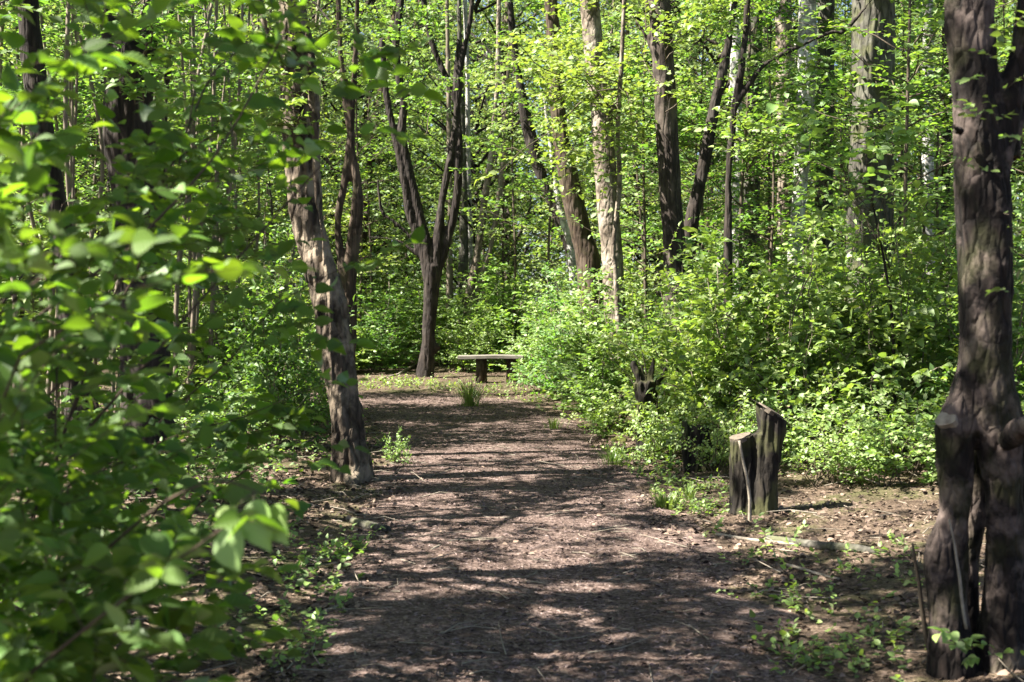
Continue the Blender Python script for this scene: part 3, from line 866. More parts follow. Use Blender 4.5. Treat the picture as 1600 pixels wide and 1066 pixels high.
for lab, pts, mat in [
    ("long pale fallen branch lying right of the stumps' feet", [(1120, 838, 5), (1180, 846, 6), (1240, 852, 6), (1310, 858, 5)], STICK),
    ("dark fallen log lying on litter between stumps and foreground trunk", [(1200, 846, 10), (1270, 856, 15), (1330, 862, 15), (1370, 866, 10)], BARK_GREY),
    ("thin pale twig lying alone on the litter right of the path", [(1232, 886, 5), (1270, 896, 5), (1312, 906, 4)], STICK),
    ("grey mossy log piece lying left of the path below the peeling tree", [(552, 818, 10), (572, 826, 16), (606, 832, 14)], BARK_GREY),
    ("thin curved twig lying on the path's left half", [(676, 862, 4), (700, 849, 5), (722, 847, 5), (740, 853, 3)], STICK),
    ("short straight twig lying at the middle of the path", [(740, 838, 3), (760, 834, 4), (778, 829, 3)], STICK),
    ("short pale twig lying across the path's right half", [(990, 902, 3), (998, 910, 4), (1006, 917, 3)], STICK),
    ("slim broken twig near the bottom edge left of the path", [(500, 965, 5), (530, 950, 6), (548, 962, 4)], STICK),
    ("dark twig on the bank near the stump's left side", [(1074, 792, 4), (1110, 792, 6), (1150, 791, 5)], BARK_TWIG),
    ("pale dead branch lying under the shrubs right of the bench", [(862, 600, 2.5), (890, 598, 3), (925, 597, 2.5)], STICK),
    ("dry branch lying on the bank at the foot of the forked tree", [(600, 592, 3), (625, 585, 4), (650, 570, 3)], STICK)]:
    Ys = [gp(p[0], p[1]) for p in pts]
    stick("fallen_branch", lab, [(p[0], p[1], p[2], y) for p, y in zip(pts, Ys)], 10, mat, "fallen branch", "dead wood lying on the forest floor", ground=True)

# stumps
def stump(label, Y, tubes, bark, cuts, voxel=0.011, disp=None):
    tb = []
    base = at(tubes[0][0][0], tubes[0][0][1], Y); base[2] = g1(base[0], base[1])
    for t in tubes:
        P, R = wpts(t, Y); tb.append((P - base, R))
        if P[0, 2] > base[2] - 0.02 and t is tubes[0]: P[0, 2] -= 0.1
    V, F = organic(tb, voxel, 1, disp or [(0.018, (7, 7, 2), 'n'), (0.014, (18, 18, 3), 'ridge'), (0.004, (50, 50, 12), 'n')], 24)
    for (px_, py_, n_, r_) in cuts:                                     # the saw's plane
        nv = nrm(np.array(n_, float)); d = V - (at(px_, py_, Y) - base)
        h = d @ nv; near = np.linalg.norm(d - h[:, None] * nv, axis=1) < r_ * Y / FPX
        k = (h > 0) & near & (h < 0.3)
        V[k] -= nv * h[k][:, None] * 0.97
    o = thing("tree_stump", label, "tree stump", base)
    link("trunk", make_mesh("trunk", V, [F], [bark]), o)
    for (px_, py_, n_, r_) in cuts:
        disc(o, at(px_, py_, Y), n_, r_ * 0.88 * Y / FPX / 2, WOOD_CUT)
    return o
BARK_STUMP = bark_mat("bark_stump", (0.007, 0.0055, 0.004), (0.016, 0.0125, 0.009), (0.04, 0.033, 0.024), patch=(0.065, 0.055, 0.042), patch_amt=0.3, moss=0.35)
stump("two-stemmed dark sawn stump standing right of the path before the shrubs", 9.3,
      [[(1164, 818, 62), (1162, 790, 44), (1160, 750, 40), (1157, 712, 38), (1156, 660, 36)], [(1188, 818, 60), (1190, 790, 46), (1192, 745, 43), (1199, 690, 45), (1208, 610, 50)]], BARK_STUMP,
      [(1156, 684, (-0.25, -0.1, 0.95), 38), (1203, 642, (0.5, -0.05, 0.82), 48)], voxel=0.009)
stump("tall rotten stump with splintered top half buried in the shrubs", 12.6,
      [[(1014, 712, 40), (1011, 640, 34), (1006, 596, 38)], [(1003, 605, 18), (995, 582, 12), (988, 566, 5)], [(1014, 605, 18), (1018, 580, 10), (1020, 558, 4)], [(1008, 605, 16), (1006, 585, 8), (1004, 570, 4)],
       [(1025, 600, 14), (1036, 585, 7), (1044, 572, 3)]], BARK_STUMP, [])
stump("low dark stump under the shrubs left of the two-stemmed stump", 11.4,
      [[(1096, 745, 40), (1092, 700, 30), (1094, 665, 28)], [(1110, 742, 24), (1112, 705, 18), (1114, 690, 16)], [(1078, 740, 22), (1072, 690, 16), (1070, 655, 12)]], BARK_STUMP, [])

# bench
by = 21.2
bx0, bx1 = at(716, 560, by)[0], at(818, 560, by)[0]
bz = g1(-0.4, by)
bench = thing("wooden_bench", "low backless bench of one weathered plank on log posts by the shrubs", "bench", ((bx0 + bx1) / 2, by, bz), rz=-0.06)
def box(cx, cy_, cz, sx, sy, sz, n=8):
    g = Geo()
    P = np.array([[cx - sx / 2, cy_, cz], [cx + sx / 2, cy_, cz]])
    xs_ = np.linspace(-sx / 2, sx / 2, n)
    prof = np.array([(-.5, -.42), (-.46, -.5), (.46, -.5), (.5, -.42), (.5, .42), (.46, .5), (-.46, .5), (-.5, .42)]) * [sy, sz]
    V = np.array([[cx + x, cy_ + p[0] + 0.008 * math.sin(x * 9), cz + p[1] + 0.006 * math.sin(x * 5 + 1)] for x in xs_ for p in prof])
    i_ = (np.arange(n - 1)[:, None] * 8 + np.arange(8)[None]).ravel(); j_ = (np.arange(n - 1)[:, None] * 8 + (np.arange(8) + 1)[None] % 8).ravel()
    return V, [np.stack([i_, i_ + 8, j_ + 8, j_], 1), np.array([np.arange(8), (n - 1) * 8 + np.arange(8)[::-1]])]
V, Fs = box(0, 0, 0.385, bx1 - bx0, 0.28, 0.05)
link("seat", make_mesh("seat", V, Fs, [WOOD_OLD], False), bench)
for pxx in (752, 800):
    lx = at(pxx, 560, by)[0] - (bx0 + bx1) / 2
    V, Fs = tube(np.array([[lx, 0, -0.1], [lx, 0, 0.15], [lx + .005, 0, 0.362]]), np.array([0.092, 0.085, 0.085]), 18, True, 0.05)
    link("leg", make_mesh("leg", V, Fs, [BARK_BROWN]), bench)

# ------------------------------------------------------------------ shrubs on the right
SH = []
def shrub_proto(R, H, n, leaf, size, k, m, sl=0.3, flat=0.45, T_=T_MID, **kw):
    b = np.array([0, 0, 0.0])
    fol, sm = plant("shrub", b, foot(b, 6, R * 0.22), dome(b, R, H, n), leaf, T_, size, k=k, m=m, sl=sl, flat=flat, **kw)
    return fol, sm[::2]
SHR = [shrub_proto(1.0, 2.15, n_, lf, sz, k_, 8, r0=0.011, W=w_, bark=BARK_POLE, flat=fl) for n_, lf, sz, k_, w_, fl in ((44, LEAF_BUSH, 0.095, 12, 1.1, 0.4), (50, LEAF_BUSH, 0.072, 16, 1.0, 0.5), (40, LEAF_BUSH, 0.11, 10, 0.95, 0.35), (52, LEAF_MID, 0.08, 14, 0.8, 0.6))]
SHR_LOW = [shrub_proto(0.7, 0.85, n_, LEAF_BUSH, sz, k_, 7, sl=0.22, r0=0.006) for n_, sz, k_ in ((26, 0.05, 9), (20, 0.068, 8))]
def shrub(label, x, y, s=1.0, h=1.0, low=False, group=None):
    fol, sm = (SHR_LOW if low else SHR)[len(SH) % (2 if low else 4)]
    o = place_plant("leafy_shrub", label, "shrub", None, fol, sm, group, random.uniform(0, 6.28), (s, s, h), (x, y, g1(x, y) - 0.02))
    SH.append(o)
    return o
GR = "shrubs massed on the path's right side"
for lab, x, y, s, h, low in [
    ("bright shrub spilling over the bench's right end", 0.52, 20.0, 0.55, 0.5, False),
    ("light green shrub just behind the bench, leaning over its right half", 0.75, 22.2, 0.9, 0.85, False),
    ("sunlit shrub around the foot of the pale trunk", 1.0, 17.2, 0.72, 0.8, False),
    ("bushy shrub between the bench and the pale trunk", 0.75, 18.9, 0.75, 0.85, False),
    ("sunlit shrub closest to the path, right below the pale trunk", 1.05, 15.2, 0.6, 0.62, False),
    ("shrub wrapped around the splintered stump", 1.5, 13.6, 0.75, 0.9, False),
    ("shrub hanging over the low dark stump", 1.75, 12.4, 0.75, 0.92, False),
    ("shrub under the straight dark half lit trunk", 2.0, 15.2, 0.95, 0.95, False),
    ("shrub rising behind the two-stemmed stump", 2.45, 12.0, 0.8, 1.0, False),
    ("tall leafy shrub below the broad white birch", 3.2, 13.6, 1.0, 1.12, False),
    ("tall shrub in front of the thickest grey trunk", 3.2, 11.9, 0.85, 1.05, False),
    ("shrub touching the foreground trunk's left side from behind", 3.9, 11.6, 0.85, 1.1, False),
    ("shrub seen between thickest grey trunk and foreground trunk", 4.3, 14.0, 1.1, 1.15, False),
    ("shrub filling the far right edge behind the foreground trunk", 4.75, 12.4, 0.95, 1.1, False),
    ("shrub behind the pale trunk, below the leaning brown trunk", 1.5, 20.8, 1.0, 0.95, False),
    ("shrub in the second row under the thin trunk leaning right", 2.5, 18.0, 1.1, 1.05, False),
    ("shrub in the second row left of the thickest grey trunk", 4.0, 17.6, 1.2, 1.1, False),
    ("shrub in the second row right of the thickest grey trunk", 5.6, 17.0, 1.2, 1.1, False),
    ("shrub deep in the wood straight above the bench", -0.2, 25.0, 1.0, 0.85, False),
    ("low undergrowth shrub right of the two-stemmed stump", 2.75, 11.0, 0.85, 1.0, True),
    ("low twiggy shrub at the wood's edge under the thickest grey trunk", 3.1, 10.7, 0.8, 0.95, True),
    ("low shrub left of the foreground trunk's foot", 3.55, 10.6, 0.85, 1.0, True),
    ("low leafy shrub between splintered stump and low dark stump", 1.5, 12.3, 0.7, 0.75, True),
    ("low shrub on the path's right edge below the pale trunk", 0.95, 14.4, 0.6, 0.7, True),
    ("low leafy shrub growing over the low dark stump", 1.62, 10.95, 0.62, 0.95, True),
    ("low leafy shrub in front of the splintered stump's left side", 1.2, 12.1, 0.5, 0.8, True),
    ("low bright shrub right against the back of the taller sawn stem", 2.25, 10.25, 0.75, 0.85, True),
    ("low bright shrub in the gap right of the two-stemmed stump", 2.75, 10.05, 0.75, 0.8, True),
    ("low bright shrub nearest the foreground trunk's left side", 3.3, 10.0, 0.75, 0.8, True),
    ("low shrub directly behind the left sawn stem of the two-stemmed stump", 2.0, 11.1, 0.7, 0.9, True)]:
    shrub(lab, x, y, s, h, low, GR)
GL = "shrubs on the path's left side and beyond its bend"
for lab, x, y, s, h, low in [
    ("broad green shrub right behind the peeling tree's lower trunk", -2.6, 25.5, 1.2, 0.85, False),
    ("green shrub between peeling tree and forked dark tree", -1.9, 27.5, 1.2, 0.9, False),
    ("green shrub behind the foot of the forked dark tree", -1.0, 26.0, 1.0, 0.8, False),
    ("shrub standing left of the peeling tree beyond the path's bend", -4.2, 24.5, 1.2, 0.9, False),
    ("shrub in half shade beyond the left dark trunks", -5.6, 23.5, 1.2, 0.9, False),
    ("bright low shrub just left of the forked tree's foot", -2.2, 23.6, 0.8, 0.62, False),
    ("low feathery shrub behind the slim curving brown stems", -3.0, 23.2, 0.85, 0.62, False),
    ("shrub right of the forked tree's foot and behind the bench's left end", -0.7, 24.2, 0.7, 0.62, False),
    ("taller shrub filling the gap under the forked tree's left stems", -2.5, 29.5, 1.3, 1.1, False),
    ("taller shrub at the feet of the pale poles above the bench", -0.6, 29.0, 1.2, 1.0, False),
    ("leafy shrub standing among the tan poles right of the thick dark trunk", -3.3, 14.8, 0.9, 0.85, False),
    ("leafy shrub behind the tan poles, left of the peeling tree", -2.9, 16.2, 0.8, 0.95, False),
    ("tall leafy shrub far left behind the curving dark trunk", -5.2, 15.0, 1.1, 1.1, False),
    ("leafy shrub touching the left of the peeling tree's leaning part", -2.1, 13.2, 0.7, 1.0, False),
    ("bushy shrub beyond the bend and left of the slim curving stems", -4.4, 20.6, 1.1, 0.95, False),
    ("low green shrub left of the peeling tree", -2.1, 14.6, 0.8, 0.7, True),
    ("low green shrub in shade below the left trunks", -2.7, 12.5, 1.0, 0.9, True),
    ("low shrub by the path's bend left of the peeling tree", -2.9, 17.6, 1.1, 1.0, True),
    ("low shrub between the thick dark trunk and the path", -2.0, 9.4, 0.7, 0.8, True),
    ("low bright plant at the right of the peeling tree's foot", -0.98, 12.0, 0.2, 0.42, True)]:
    shrub(lab, x, y, s, h, low, GL)

# saplings with layered sprays
def sapling_proto(H, R, leaf, size, n=26, k=9, T_=T_MID):
    b = np.zeros(3)
    pts = np.array([[0, 0, -0.05], [0.05, 0.02, H * 0.3], [-0.04, 0.05, H * 0.6], [0.08, -0.03, H]])
    Q, Rr = resample(pts, [0.028, 0.02, 0.014, 0.004], 0.15)
    z = rng.uniform(0.25, 1.0, n)
    az = rng.uniform(0, 6.283, n)
    rr = R * (1.15 - z * 0.8) * rng.uniform(0.5, 1.1, n)
    bs = [Q[int(t * 0.92 * (len(Q) - 1))] for t in z]
    tg = np.array(bs) + np.stack([np.cos(az) * rr, np.sin(az) * rr, rr * 0.35], 1)
    fol, _ = plant("sapling", b, bs, tg, leaf, T_, size, k=k, m=7, sl=0.34, r0=0.008, stems=True, span=(0.25, 1.0), rise=0.1, flat=0.35)
    g = Geo(); g.add(*tube(Q, Rr, 8))
    for st in _:
        v = np.empty(len(st.vertices) * 3, np.float32); st.vertices.foreach_get("co", v)
        g.add(v.reshape(-1, 3), [np.array([p.vertices[:] for p in st.polygons if len(p.vertices) == 4]).reshape(-1, 4)])
        bpy.data.meshes.remove(st)
    return fol, g.mesh("trunk", [BARK_TWIG])
SAP_TALL = [sapling_proto(7.0, 1.7, LEAF_MID, 0.085, 44, 10), sapling_proto(6.4, 1.6, LEAF_BUSH, 0.085, 40, 10)]
SAP = SAP_TALL + [sapling_proto(4.6, 1.3, LEAF_MID, 0.075), sapling_proto(3.4, 1.1, LEAF_BUSH, 0.075), sapling_proto(5.5, 1.5, LEAF_FAR, 0.08), sapling_proto(4.2, 1.3, LEAF_YEL, 0.075)]
LAND = [(130, "left of the thick dark trunk"), (225, "right beside the thick dark trunk"), (490, "between the thick dark trunk and the peeling tree"), (680, "between the peeling tree and the forked dark tree"),
        (890, "between the forked dark tree and the leaning brown trunk"), (1045, "between the pale sunlit trunk and the straight dark trunk"),
        (1245, "between the straight dark trunk and the broad birch"), (1365, "between the broad birch and the thickest grey trunk"),
        (1535, "between the thickest grey trunk and the foreground trunk"), (9999, "right of the foreground trunk")]
def gap(x, y):
    p = 800 + x / y * FPX
    for lim, s in LAND:
        if p < lim: return s
def sapling(i, x, y, s=1.0, label=None, group=None):
    fol, tr = SAP[i]
    o = thing("sapling", label, "sapling", (x, y, g1(x, y)), group, random.uniform(0, 6.28), s)
    link("foliage", fol, o); link("trunk", tr, o)
    return o
for i, (px_, Y, k_, s) in enumerate([(1100, 18.5, -1, 0.95), (1205, 19, -2, 1.0), (1315, 21, -1, 1.0), (1330, 18, -2, 1.1), (1420, 14, -2, 1.0), (1440, 21, -1, 1.1), (1500, 17, -1, 1.1), (1160, 18, -2, 1.1), (1010, 19, -1, 1.0),
                                     (860, 23, -2, 1.0), (790, 28, -1, 1.1), (640, 30, -1, 1.2), (560, 25, -2, 1.1), (470, 29, -1, 1.0), (370, 30, -2, 1.0), (300, 17, -1, 1.0), (220, 16, -2, 1.0), (120, 16, -1, 1.0), (30, 15, -2, 1.0), (1250, 24, -1, 1.2), (1370, 25, -2, 1.2), (930, 29, -1, 1.2), (420, 16, 1, 1.0), (500, 24, 3, 1.1), (580, 28, 2, 1.2), (720, 30, 3, 1.2), (800, 25, 2, 1.1), (860, 29, 0, 1.2), (760, 34, 2, 1.3),
                                     (900, 24, 3, 1.0), (1000, 22, 2, 1.1), (1090, 20, 0, 1.1), (1110, 26, 3, 1.2), (1200, 17, 0, 1.0), (1210, 25, 2, 1.2), (1310, 21, 0, 1.1), (1320, 16.5, 1, 0.95), (1410, 19, 2, 1.1), (1470, 15, 0, 1.0), (1560, 18, 2, 1.1),
                                     (1620, 13, 0, 1.0), (250, 17, 0, 1.1), (150, 19, 2, 1.2), (60, 17, 0, 1.1), (690, 38, 2, 1.4), (960, 33, 2, 1.3), (1030, 36, 0, 1.4), (1250, 33, 3, 1.3), (450, 32, 2, 1.3), (1430, 28, 0, 1.3)]):
    x = (px_ - 800) / FPX * Y
    kind = ["dark green", "bright green", "pale green", "yellow green", "tall mid green", "tall bright green"][k_]
    g = gap(x, Y)
    sapling(k_ + 2, x, Y, s, f"slender {kind} sapling {g}", f"{kind} saplings {g}")

# the maple with yellow young leaves hanging over the middle
mb_ = at(972, 545, 16.2); mb_[2] = g1(mb_[0], 16.2)
mt = [at(p[0], p[1], 16.0 + rng.uniform(-1.6, 0.6)) for p in [(770, 130), (800, 100), (790, 200), (830, 90), (835, 150), (850, 230), (870, 60), (880, 120), (900, 90), (815, 250), (780, 270), (915, 200), (860, 290), (880, 330), (900, 150), (930, 60), (950, 120), (985, 150), (1000, 200), (985, 260), (940, 310), (965, 330), (890, 250), (820, 60), (760, 60), (745, 110)]]
ms = [at(966, 60 + 10 * (j % 9), 16.2) + np.array([0, 0, -0.5]) for j in range(len(mt))]
fol, sm = plant("maple", mb_, ms, mt, LEAF_YEL, T_MID, 0.075, k=12, m=7, sl=0.3, r0=0.009, span=(0.35, 1.0), W=1.25, rise=0.15, flat=0.4)
o = thing("young_maple", "young maple with yellowish new leaves arching left over the path", "young tree", mb_)
link("foliage", fol, o)
for m_ in sm[::2]: link("branch", m_, o)
P, R = wpts([(974, 545, 9), (962, 430, 8), (958, 390, 8), (968, 290, 8), (965, 200, 7), (971, 100, 7), (976, -20, 6)], 16.2)
P[0, 2] = mb_[2] - 0.05
V, Fs = tube(*resample(P - mb_, R, 0.08), 10, True, 0.12)
link("trunk", make_mesh("trunk", V, Fs, [BARK_PALE]), o)

# large-leaved sapling above the right shrubs
sb = at(1392, 560, 11.7); sb[2] = g1(sb[0], 11.7)
stg = [at(p[0], p[1], 11.4 + rng.uniform(-0.4, 0.4)) for p in [(1262, 205), (1240, 180), (1255, 255), (1300, 240), (1345, 215), (1380, 170), (1395, 200), (1365, 240), (1405, 250), (1390, 160), (1420, 180), (1350, 260), (1320, 290), (1280, 300), (1400, 300), (1290, 200)]]
fol, sm = plant("sapling", sb, [at(1375, 400, 11.7), at(1360, 330, 11.7), at(1390, 420, 11.7)], stg, LEAF_BUSH, T_NEAR, 0.105, k=3, m=7, sl=0.27, r0=0.0035, span=(0.6, 1.0), rise=0.1)
o = thing("sapling", "sapling with large pale leaves rising before the thickest grey trunk", "sapling", sb)
link("foliage", fol, o)
for m_ in sm: link("branch", m_, o)
for pts in ([(1398, 640, 5), (1394, 500, 5), (1380, 400, 4), (1362, 310, 3), (1352, 230, 3)],):
    P, R = wpts(pts, 11.7)
    V, Fs = tube(*resample(P - sb, R, 0.06), 8)
    link("trunk", make_mesh("trunk", V, Fs, [BARK_DARK]), o)

# coppiced poles in the left background
POLE_MESH = []
for j in range(5):
    g = Geo()
    P = np.array([[0, 0, -0.1], [0.06 * rng.normal(), 0.05, 1.2], [0.12 * rng.normal(), 0, 2.6], [0.25 * rng.normal(), 0.1, 4.6], [0.3 * rng.normal(), 0.1, 6.5]])
    Q, R = resample(P, [0.024, 0.02, 0.017, 0.012, 0.006], 0.2)
    POLE_MESH.append(make_mesh("stem", *tube(Q, R, 8, True, 0.1), [BARK_POLE]))
cop_f, _s = plant("coppice", np.zeros(3), [np.array([0, 0, z]) for z in (1.5, 2.5, 3.5)], dome((0, 0, 1.2), 1.3, 4.2, 30), LEAF_MID, T_MID, 0.065, k=8, m=7, sl=0.3, stems=False)
for j, (px_, Y, lab) in enumerate([(300, 14, "clump of tan coppice poles right of the thick dark trunk"), (370, 16, "clump of tan coppice poles farther right of the thick dark trunk"), (165, 13.5, "clump of tan coppice poles between the two left dark trunks"),
                                   (75, 14, "clump of tan coppice poles left of the curving dark trunk"), (420, 26, "clump of pale poles left of the peeling tree, far back"), (265, 19, "clump of pale poles seen far behind the thick dark trunk"), (330, 25, "pale coppice poles far back left of the path's bend")]):
    x = (px_ - 800) / FPX * Y
    o = thing("hazel_coppice", lab, "coppice shrub", (x, Y, g1(x, Y)), "coppiced hazel poles in the left background")
    for q in range(7):
        s = link("stem", POLE_MESH[(j + q) % 5], o)
        s.location = (rng.normal(0, 0.3), rng.normal(0, 0.3), 0)
        s.rotation_euler = (rng.normal(0, 0.06), rng.normal(0, 0.07), rng.uniform(0, 6.28))
        s.scale = (rng.uniform(0.7, 1.3),) * 2 + (rng.uniform(0.8, 1.2),)
    f = link("foliage", cop_f, o); f.rotation_euler = (0, 0, rng.uniform(0, 6.28))

# ------------------------------------------------------------------ near shrubs on the left
def near_shrub(label, base, bases, pix, leaf_size, k, m, sl, r0=0.006, thin=1.0, span=(0.45, 1.0)):
    base = np.array(base, float); base[2] = g1(base[0], base[1])
    tg = [at(p[0], p[1], p[2]) for p in pix]
    bs = [np.array([b[0], b[1], g1(b[0], b[1]) - 0.05]) for b in bases]
    fol, sm = plant("shrub", base, bs, tg, LEAF_NEAR, T_NEAR, leaf_size, k=k, m=m, sl=sl, r0=r0, flat=0.7, W=0.8, bark=BARK_SHOOT, thin=thin, span=span, rise=0.5)
    return place_plant("leafy_shrub", label, "shrub", base, fol, sm, "large-leaved shrubs nearest the camera", every=5)
r_ = np.random.default_rng(5)
def scatter(n, x0, x1, y0, y1, Y0, Y1):
    return [(r_.uniform(x0, x1), r_.uniform(y0, y1), r_.uniform(Y0, Y1)) for _ in range(n)]
corner = near_shrub("large-leaved shrub filling the bottom left corner", (-1.3, 2.7, 0), [(-1.35, 2.7), (-1.2, 2.9), (-1.4, 3.1)],
           scatter(30, -60, 300, 720, 1060, 2.5, 3.9) + [(370, 810, 2.5), (350, 850, 2.7), (360, 930, 3.4), (350, 1000, 3.6), (300, 900, 2.8)], 0.075, 6, 7, 0.2)
for (x0_, y0_), (x1_, y1_) in (((352, 822), (368, 892)), ((396, 782), (409, 858)), ((424, 792), (438, 846)), ((372, 790), (340, 812))):
    p0_, p1_ = at(x0_, y0_, 2.62), at(x1_, y1_, 2.56)
    V, Fs, uv_ = put_leaves(T_NEAR, p0_[None], (p1_ - p0_)[None], np.array([[-0.55, -0.75, 0.45]]), np.array([np.linalg.norm(p1_ - p0_)]), 1.05)
    V2, F2 = tube(*resample(np.array([at(400, 768, 2.66), (at(400, 768, 2.66) + p0_) / 2 + [0, 0, 0.004], p0_]), [0.0014, 0.0012, 0.001], 0.01), 5)
    g_ = Geo(); g_.add(V, Fs, 0); g_.add(V2, F2, 1)
    link("leaf", g_.mesh("leaf", [LEAF_BUSH, BARK_TWIG], off=np.array(corner.location)), corner)
_P = [at(120, 900, 2.9), at(250, 790, 2.8), at(340, 752, 2.72), at(400, 768, 2.66)]
link("stem", make_mesh("stem", *tube(*resample(np.array(_P) - np.array(corner.location), [0.004, 0.0035, 0.0025, 0.0015], 0.03), 6), [BARK_SHOOT]), corner)
near_shrub("large-leaved shrub at the left edge, middle height, blurred by nearness", (-1.4, 3.0, 0), [(-1.45, 3.0), (-1.3, 3.2), (-1.55, 2.7)],
           scatter(20, -60, 250, 330, 720, 2.6, 4.0) + [(250, 430, 2.7), (220, 450, 2.5), (120, 420, 2.4), (60, 400, 2.3)], 0.075, 6, 7, 0.2)
near_shrub("large-leaved shrub whose upper boughs hang across the top left", (-1.6, 3.6, 0), [(-1.7, 3.6), (-1.5, 3.9), (-1.8, 3.3)],
           scatter(16, -60, 180, 20, 330, 2.8, 4.4) + scatter(14, 200, 470, 0, 150, 3.8, 5.6) + [(630, 140, 4.2), (590, 130, 4.2), (560, 95, 4.3), (510, 150, 4.1), (480, 110, 4.0), (440, 60, 3.9), (550, 140, 4.2)], 0.078, 6, 7, 0.22, r0=0.008)
near_shrub("shrub with drooping boughs reaching right across the peeling tree", (-1.9, 4.8, 0), [(-2.0, 4.8), (-1.8, 5.0), (-2.1, 5.2)],
           [(575, 400, 4.6), (530, 420, 4.7), (480, 330, 4.8), (450, 300, 4.9), (520, 590, 4.5), (480, 610, 4.5), (460, 540, 4.6), (450, 650, 4.6), (440, 480, 4.7), (430, 420, 4.9), (460, 720, 4.5), (420, 700, 4.5), (390, 640, 4.6)]
           + scatter(14, 220, 400, 180, 620, 4.4, 5.8), 0.078, 4, 7, 0.22)
near_shrub("shady low shrub under the left boughs beside the litter", (-1.7, 4.4, 0), [(-1.8, 4.4), (-1.6, 4.6), (-1.9, 5.0)],
           scatter(28, 60, 390, 640, 920, 4.0, 5.6), 0.066, 6, 7, 0.2, r0=0.007)
near_shrub("shady shrub behind the near leaves at the far left", (-2.3, 6.2, 0), [(-2.4, 6.2), (-2.2, 6.5), (-2.6, 6.8)],
           scatter(11, 0, 380, 240, 760, 5.8, 7.6), 0.066, 6, 7, 0.24)

# ------------------------------------------------------------------ small trees added beyond the left edge for the shade their crowns cast
for j, (x, y, z, s) in enumerate([(-3.7, 5.0, 3.2, 0.9), (-4.9, 6.4, 3.6, 1.0), (-3.5, 6.6, 3.4, 0.8), (-4.2, 8.4, 3.3, 1.0), (-5.6, 9.4, 4.0, 1.05), (-4.4, 11.0, 3.5, 0.85),
                                  (-5.8, 14.2, 3.6, 0.95), (-3.4, 3.2, 3.3, 0.75), (-5.2, 4.0, 4.4, 0.9), (-4.2, 3.9, 6.6, 1.1), (-4.4, 5.8, 6.2, 1.0), (-2.8, 2.2, 3.0, 0.75), (-3.2, 4.1, 3.4, 0.75)]):
    o = thing("added_shade_tree", "small tree added beyond the left edge to cast shade", "tree", (x, y, g1(x, y)), "shade trees added beyond the left edge")
    P = np.array([[0, 0, -0.1], [0.1, 0.05, 1.4], [0.0, 0.1, z], [0.15, 0, z + 2.6]])
    V, Fs = tube(*resample(P, [0.11, 0.09, 0.07, 0.02], 0.3), 12, True, 0.15)
    link("trunk", make_mesh("trunk", V, Fs, [BARK_DARK]), o)
    crown_on(o, CROWN_HIGH[j % 4], (0, 0, z - 0.4), j * 1.7, (s, s, s * 0.7))

# ------------------------------------------------------------------ the wood behind
TR_FAR = []
for j in range(6):
    P = np.array([[0, 0, -0.2], [0.12 * rng.normal(), 0, 3], [0.3 * rng.normal(), 0.1, 6.5], [0.4 * rng.normal(), 0.1, 11], [0.5 * rng.normal(), 0, 14]])
    V, Fs = tube(*resample(P, np.array([0.13, 0.11, 0.09, 0.06, 0.02]), 0.4), 10, True, 0.12)
    TR_FAR.append(make_mesh("trunk", V, Fs, [[BARK_DARK, BARK_BROWN, BARK_GREY, BARK_PALE, BARK_BIRCH, BARK_POLE][j]]))
KINDS = ["dark", "brown", "grey", "pale", "white", "tan"]
rf = np.random.default_rng(21)
spots = []
for Y0, Y1, n in ((25, 34, 22), (34, 46, 36), (46, 62, 50)):
    for _ in range(n):
        Y = rf.uniform(Y0, Y1)
        x = rf.uniform(-0.46, 0.46) * Y
        if path_d(np.array([x]), np.array([Y]))[0] < 1.6: continue
        spots.append((x, Y))
for j, (x, Y) in enumerate(spots):
    kd = int(rf.integers(0, 6)); th = rf.uniform(0.35, 0.95)
    g = gap(x, Y)
    o = thing("far_tree", f"{KINDS[kd]} trunk standing far back {g}", "tree", (x, Y, g1(x, Y)), f"far {KINDS[kd]} trunks {g}", rf.uniform(0, 6.28))
    t = link("trunk", TR_FAR[kd], o); t.scale = (th, th, 1)
    t.rotation_euler = (rf.normal(0, 0.05), rf.normal(0, 0.05), 0)
    crown_on(o, CROWN_FAR[j % 4], (0, 0, rf.uniform(-1.0, 1.0)), rf.uniform(0, 6.28), rf.uniform(0.8, 1.15))

def mass(name, x0, x1, y0, y1, z0, z1, n, per, m, size, leaf, sl=0.5):
    C = np.stack([rng.uniform(x0, x1, n), rng.uniform(y0, y1, n), z0 + (z1 - z0) * rng.uniform(0, 1, n) ** 0.95], 1)
    C = C[path_d(C[:, 0], C[:, 1]) > 1.5]
    C[:, 2] += gz(C[:, 0], C[:, 1])
    O = np.repeat(C, per, 0) + rng.normal(0, 0.4, (len(C) * per, 3)) * np.array([1, 1, 0.5])
    D = rng.normal(0, 1, O.shape) * np.array([1, 1, 0.4])
    P, ld, nn, S, tw = sprays(O, D, sl, m, size, 0.5)
    ok = P[:, 2] > 0.03
    V, Fs, _ = put_leaves(T_FAR, P[ok], ld[ok], nn[ok], S[ok])
    g = Geo(); g.add(V, Fs, 0)
    return tag(link(name, g.mesh(name, [leaf])), None, None, kind="stuff")
mass("undergrowth", -16, 16, 27, 40, 0.1, 1.5, 700, 10, 7, 0.1, LEAF_FAR)
mass("undergrowth", -24, 24, 40, 56, 0.1, 2.2, 800, 10, 7, 0.14, LEAF_FAR)
mass("far_woods", -40, 40, 58, 76, 0.1, 24.0, 7500, 9, 7, 0.26, LEAF_FAR, 0.9)
mass("far_woods", -22, -12, 8, 58, 0.1, 5.0, 700, 9, 7, 0.2, LEAF_FAR, 0.8)
mass("far_woods", 12, 22, 8, 58, 0.1, 12.0, 1100, 9, 7, 0.2, LEAF_FAR, 0.8)

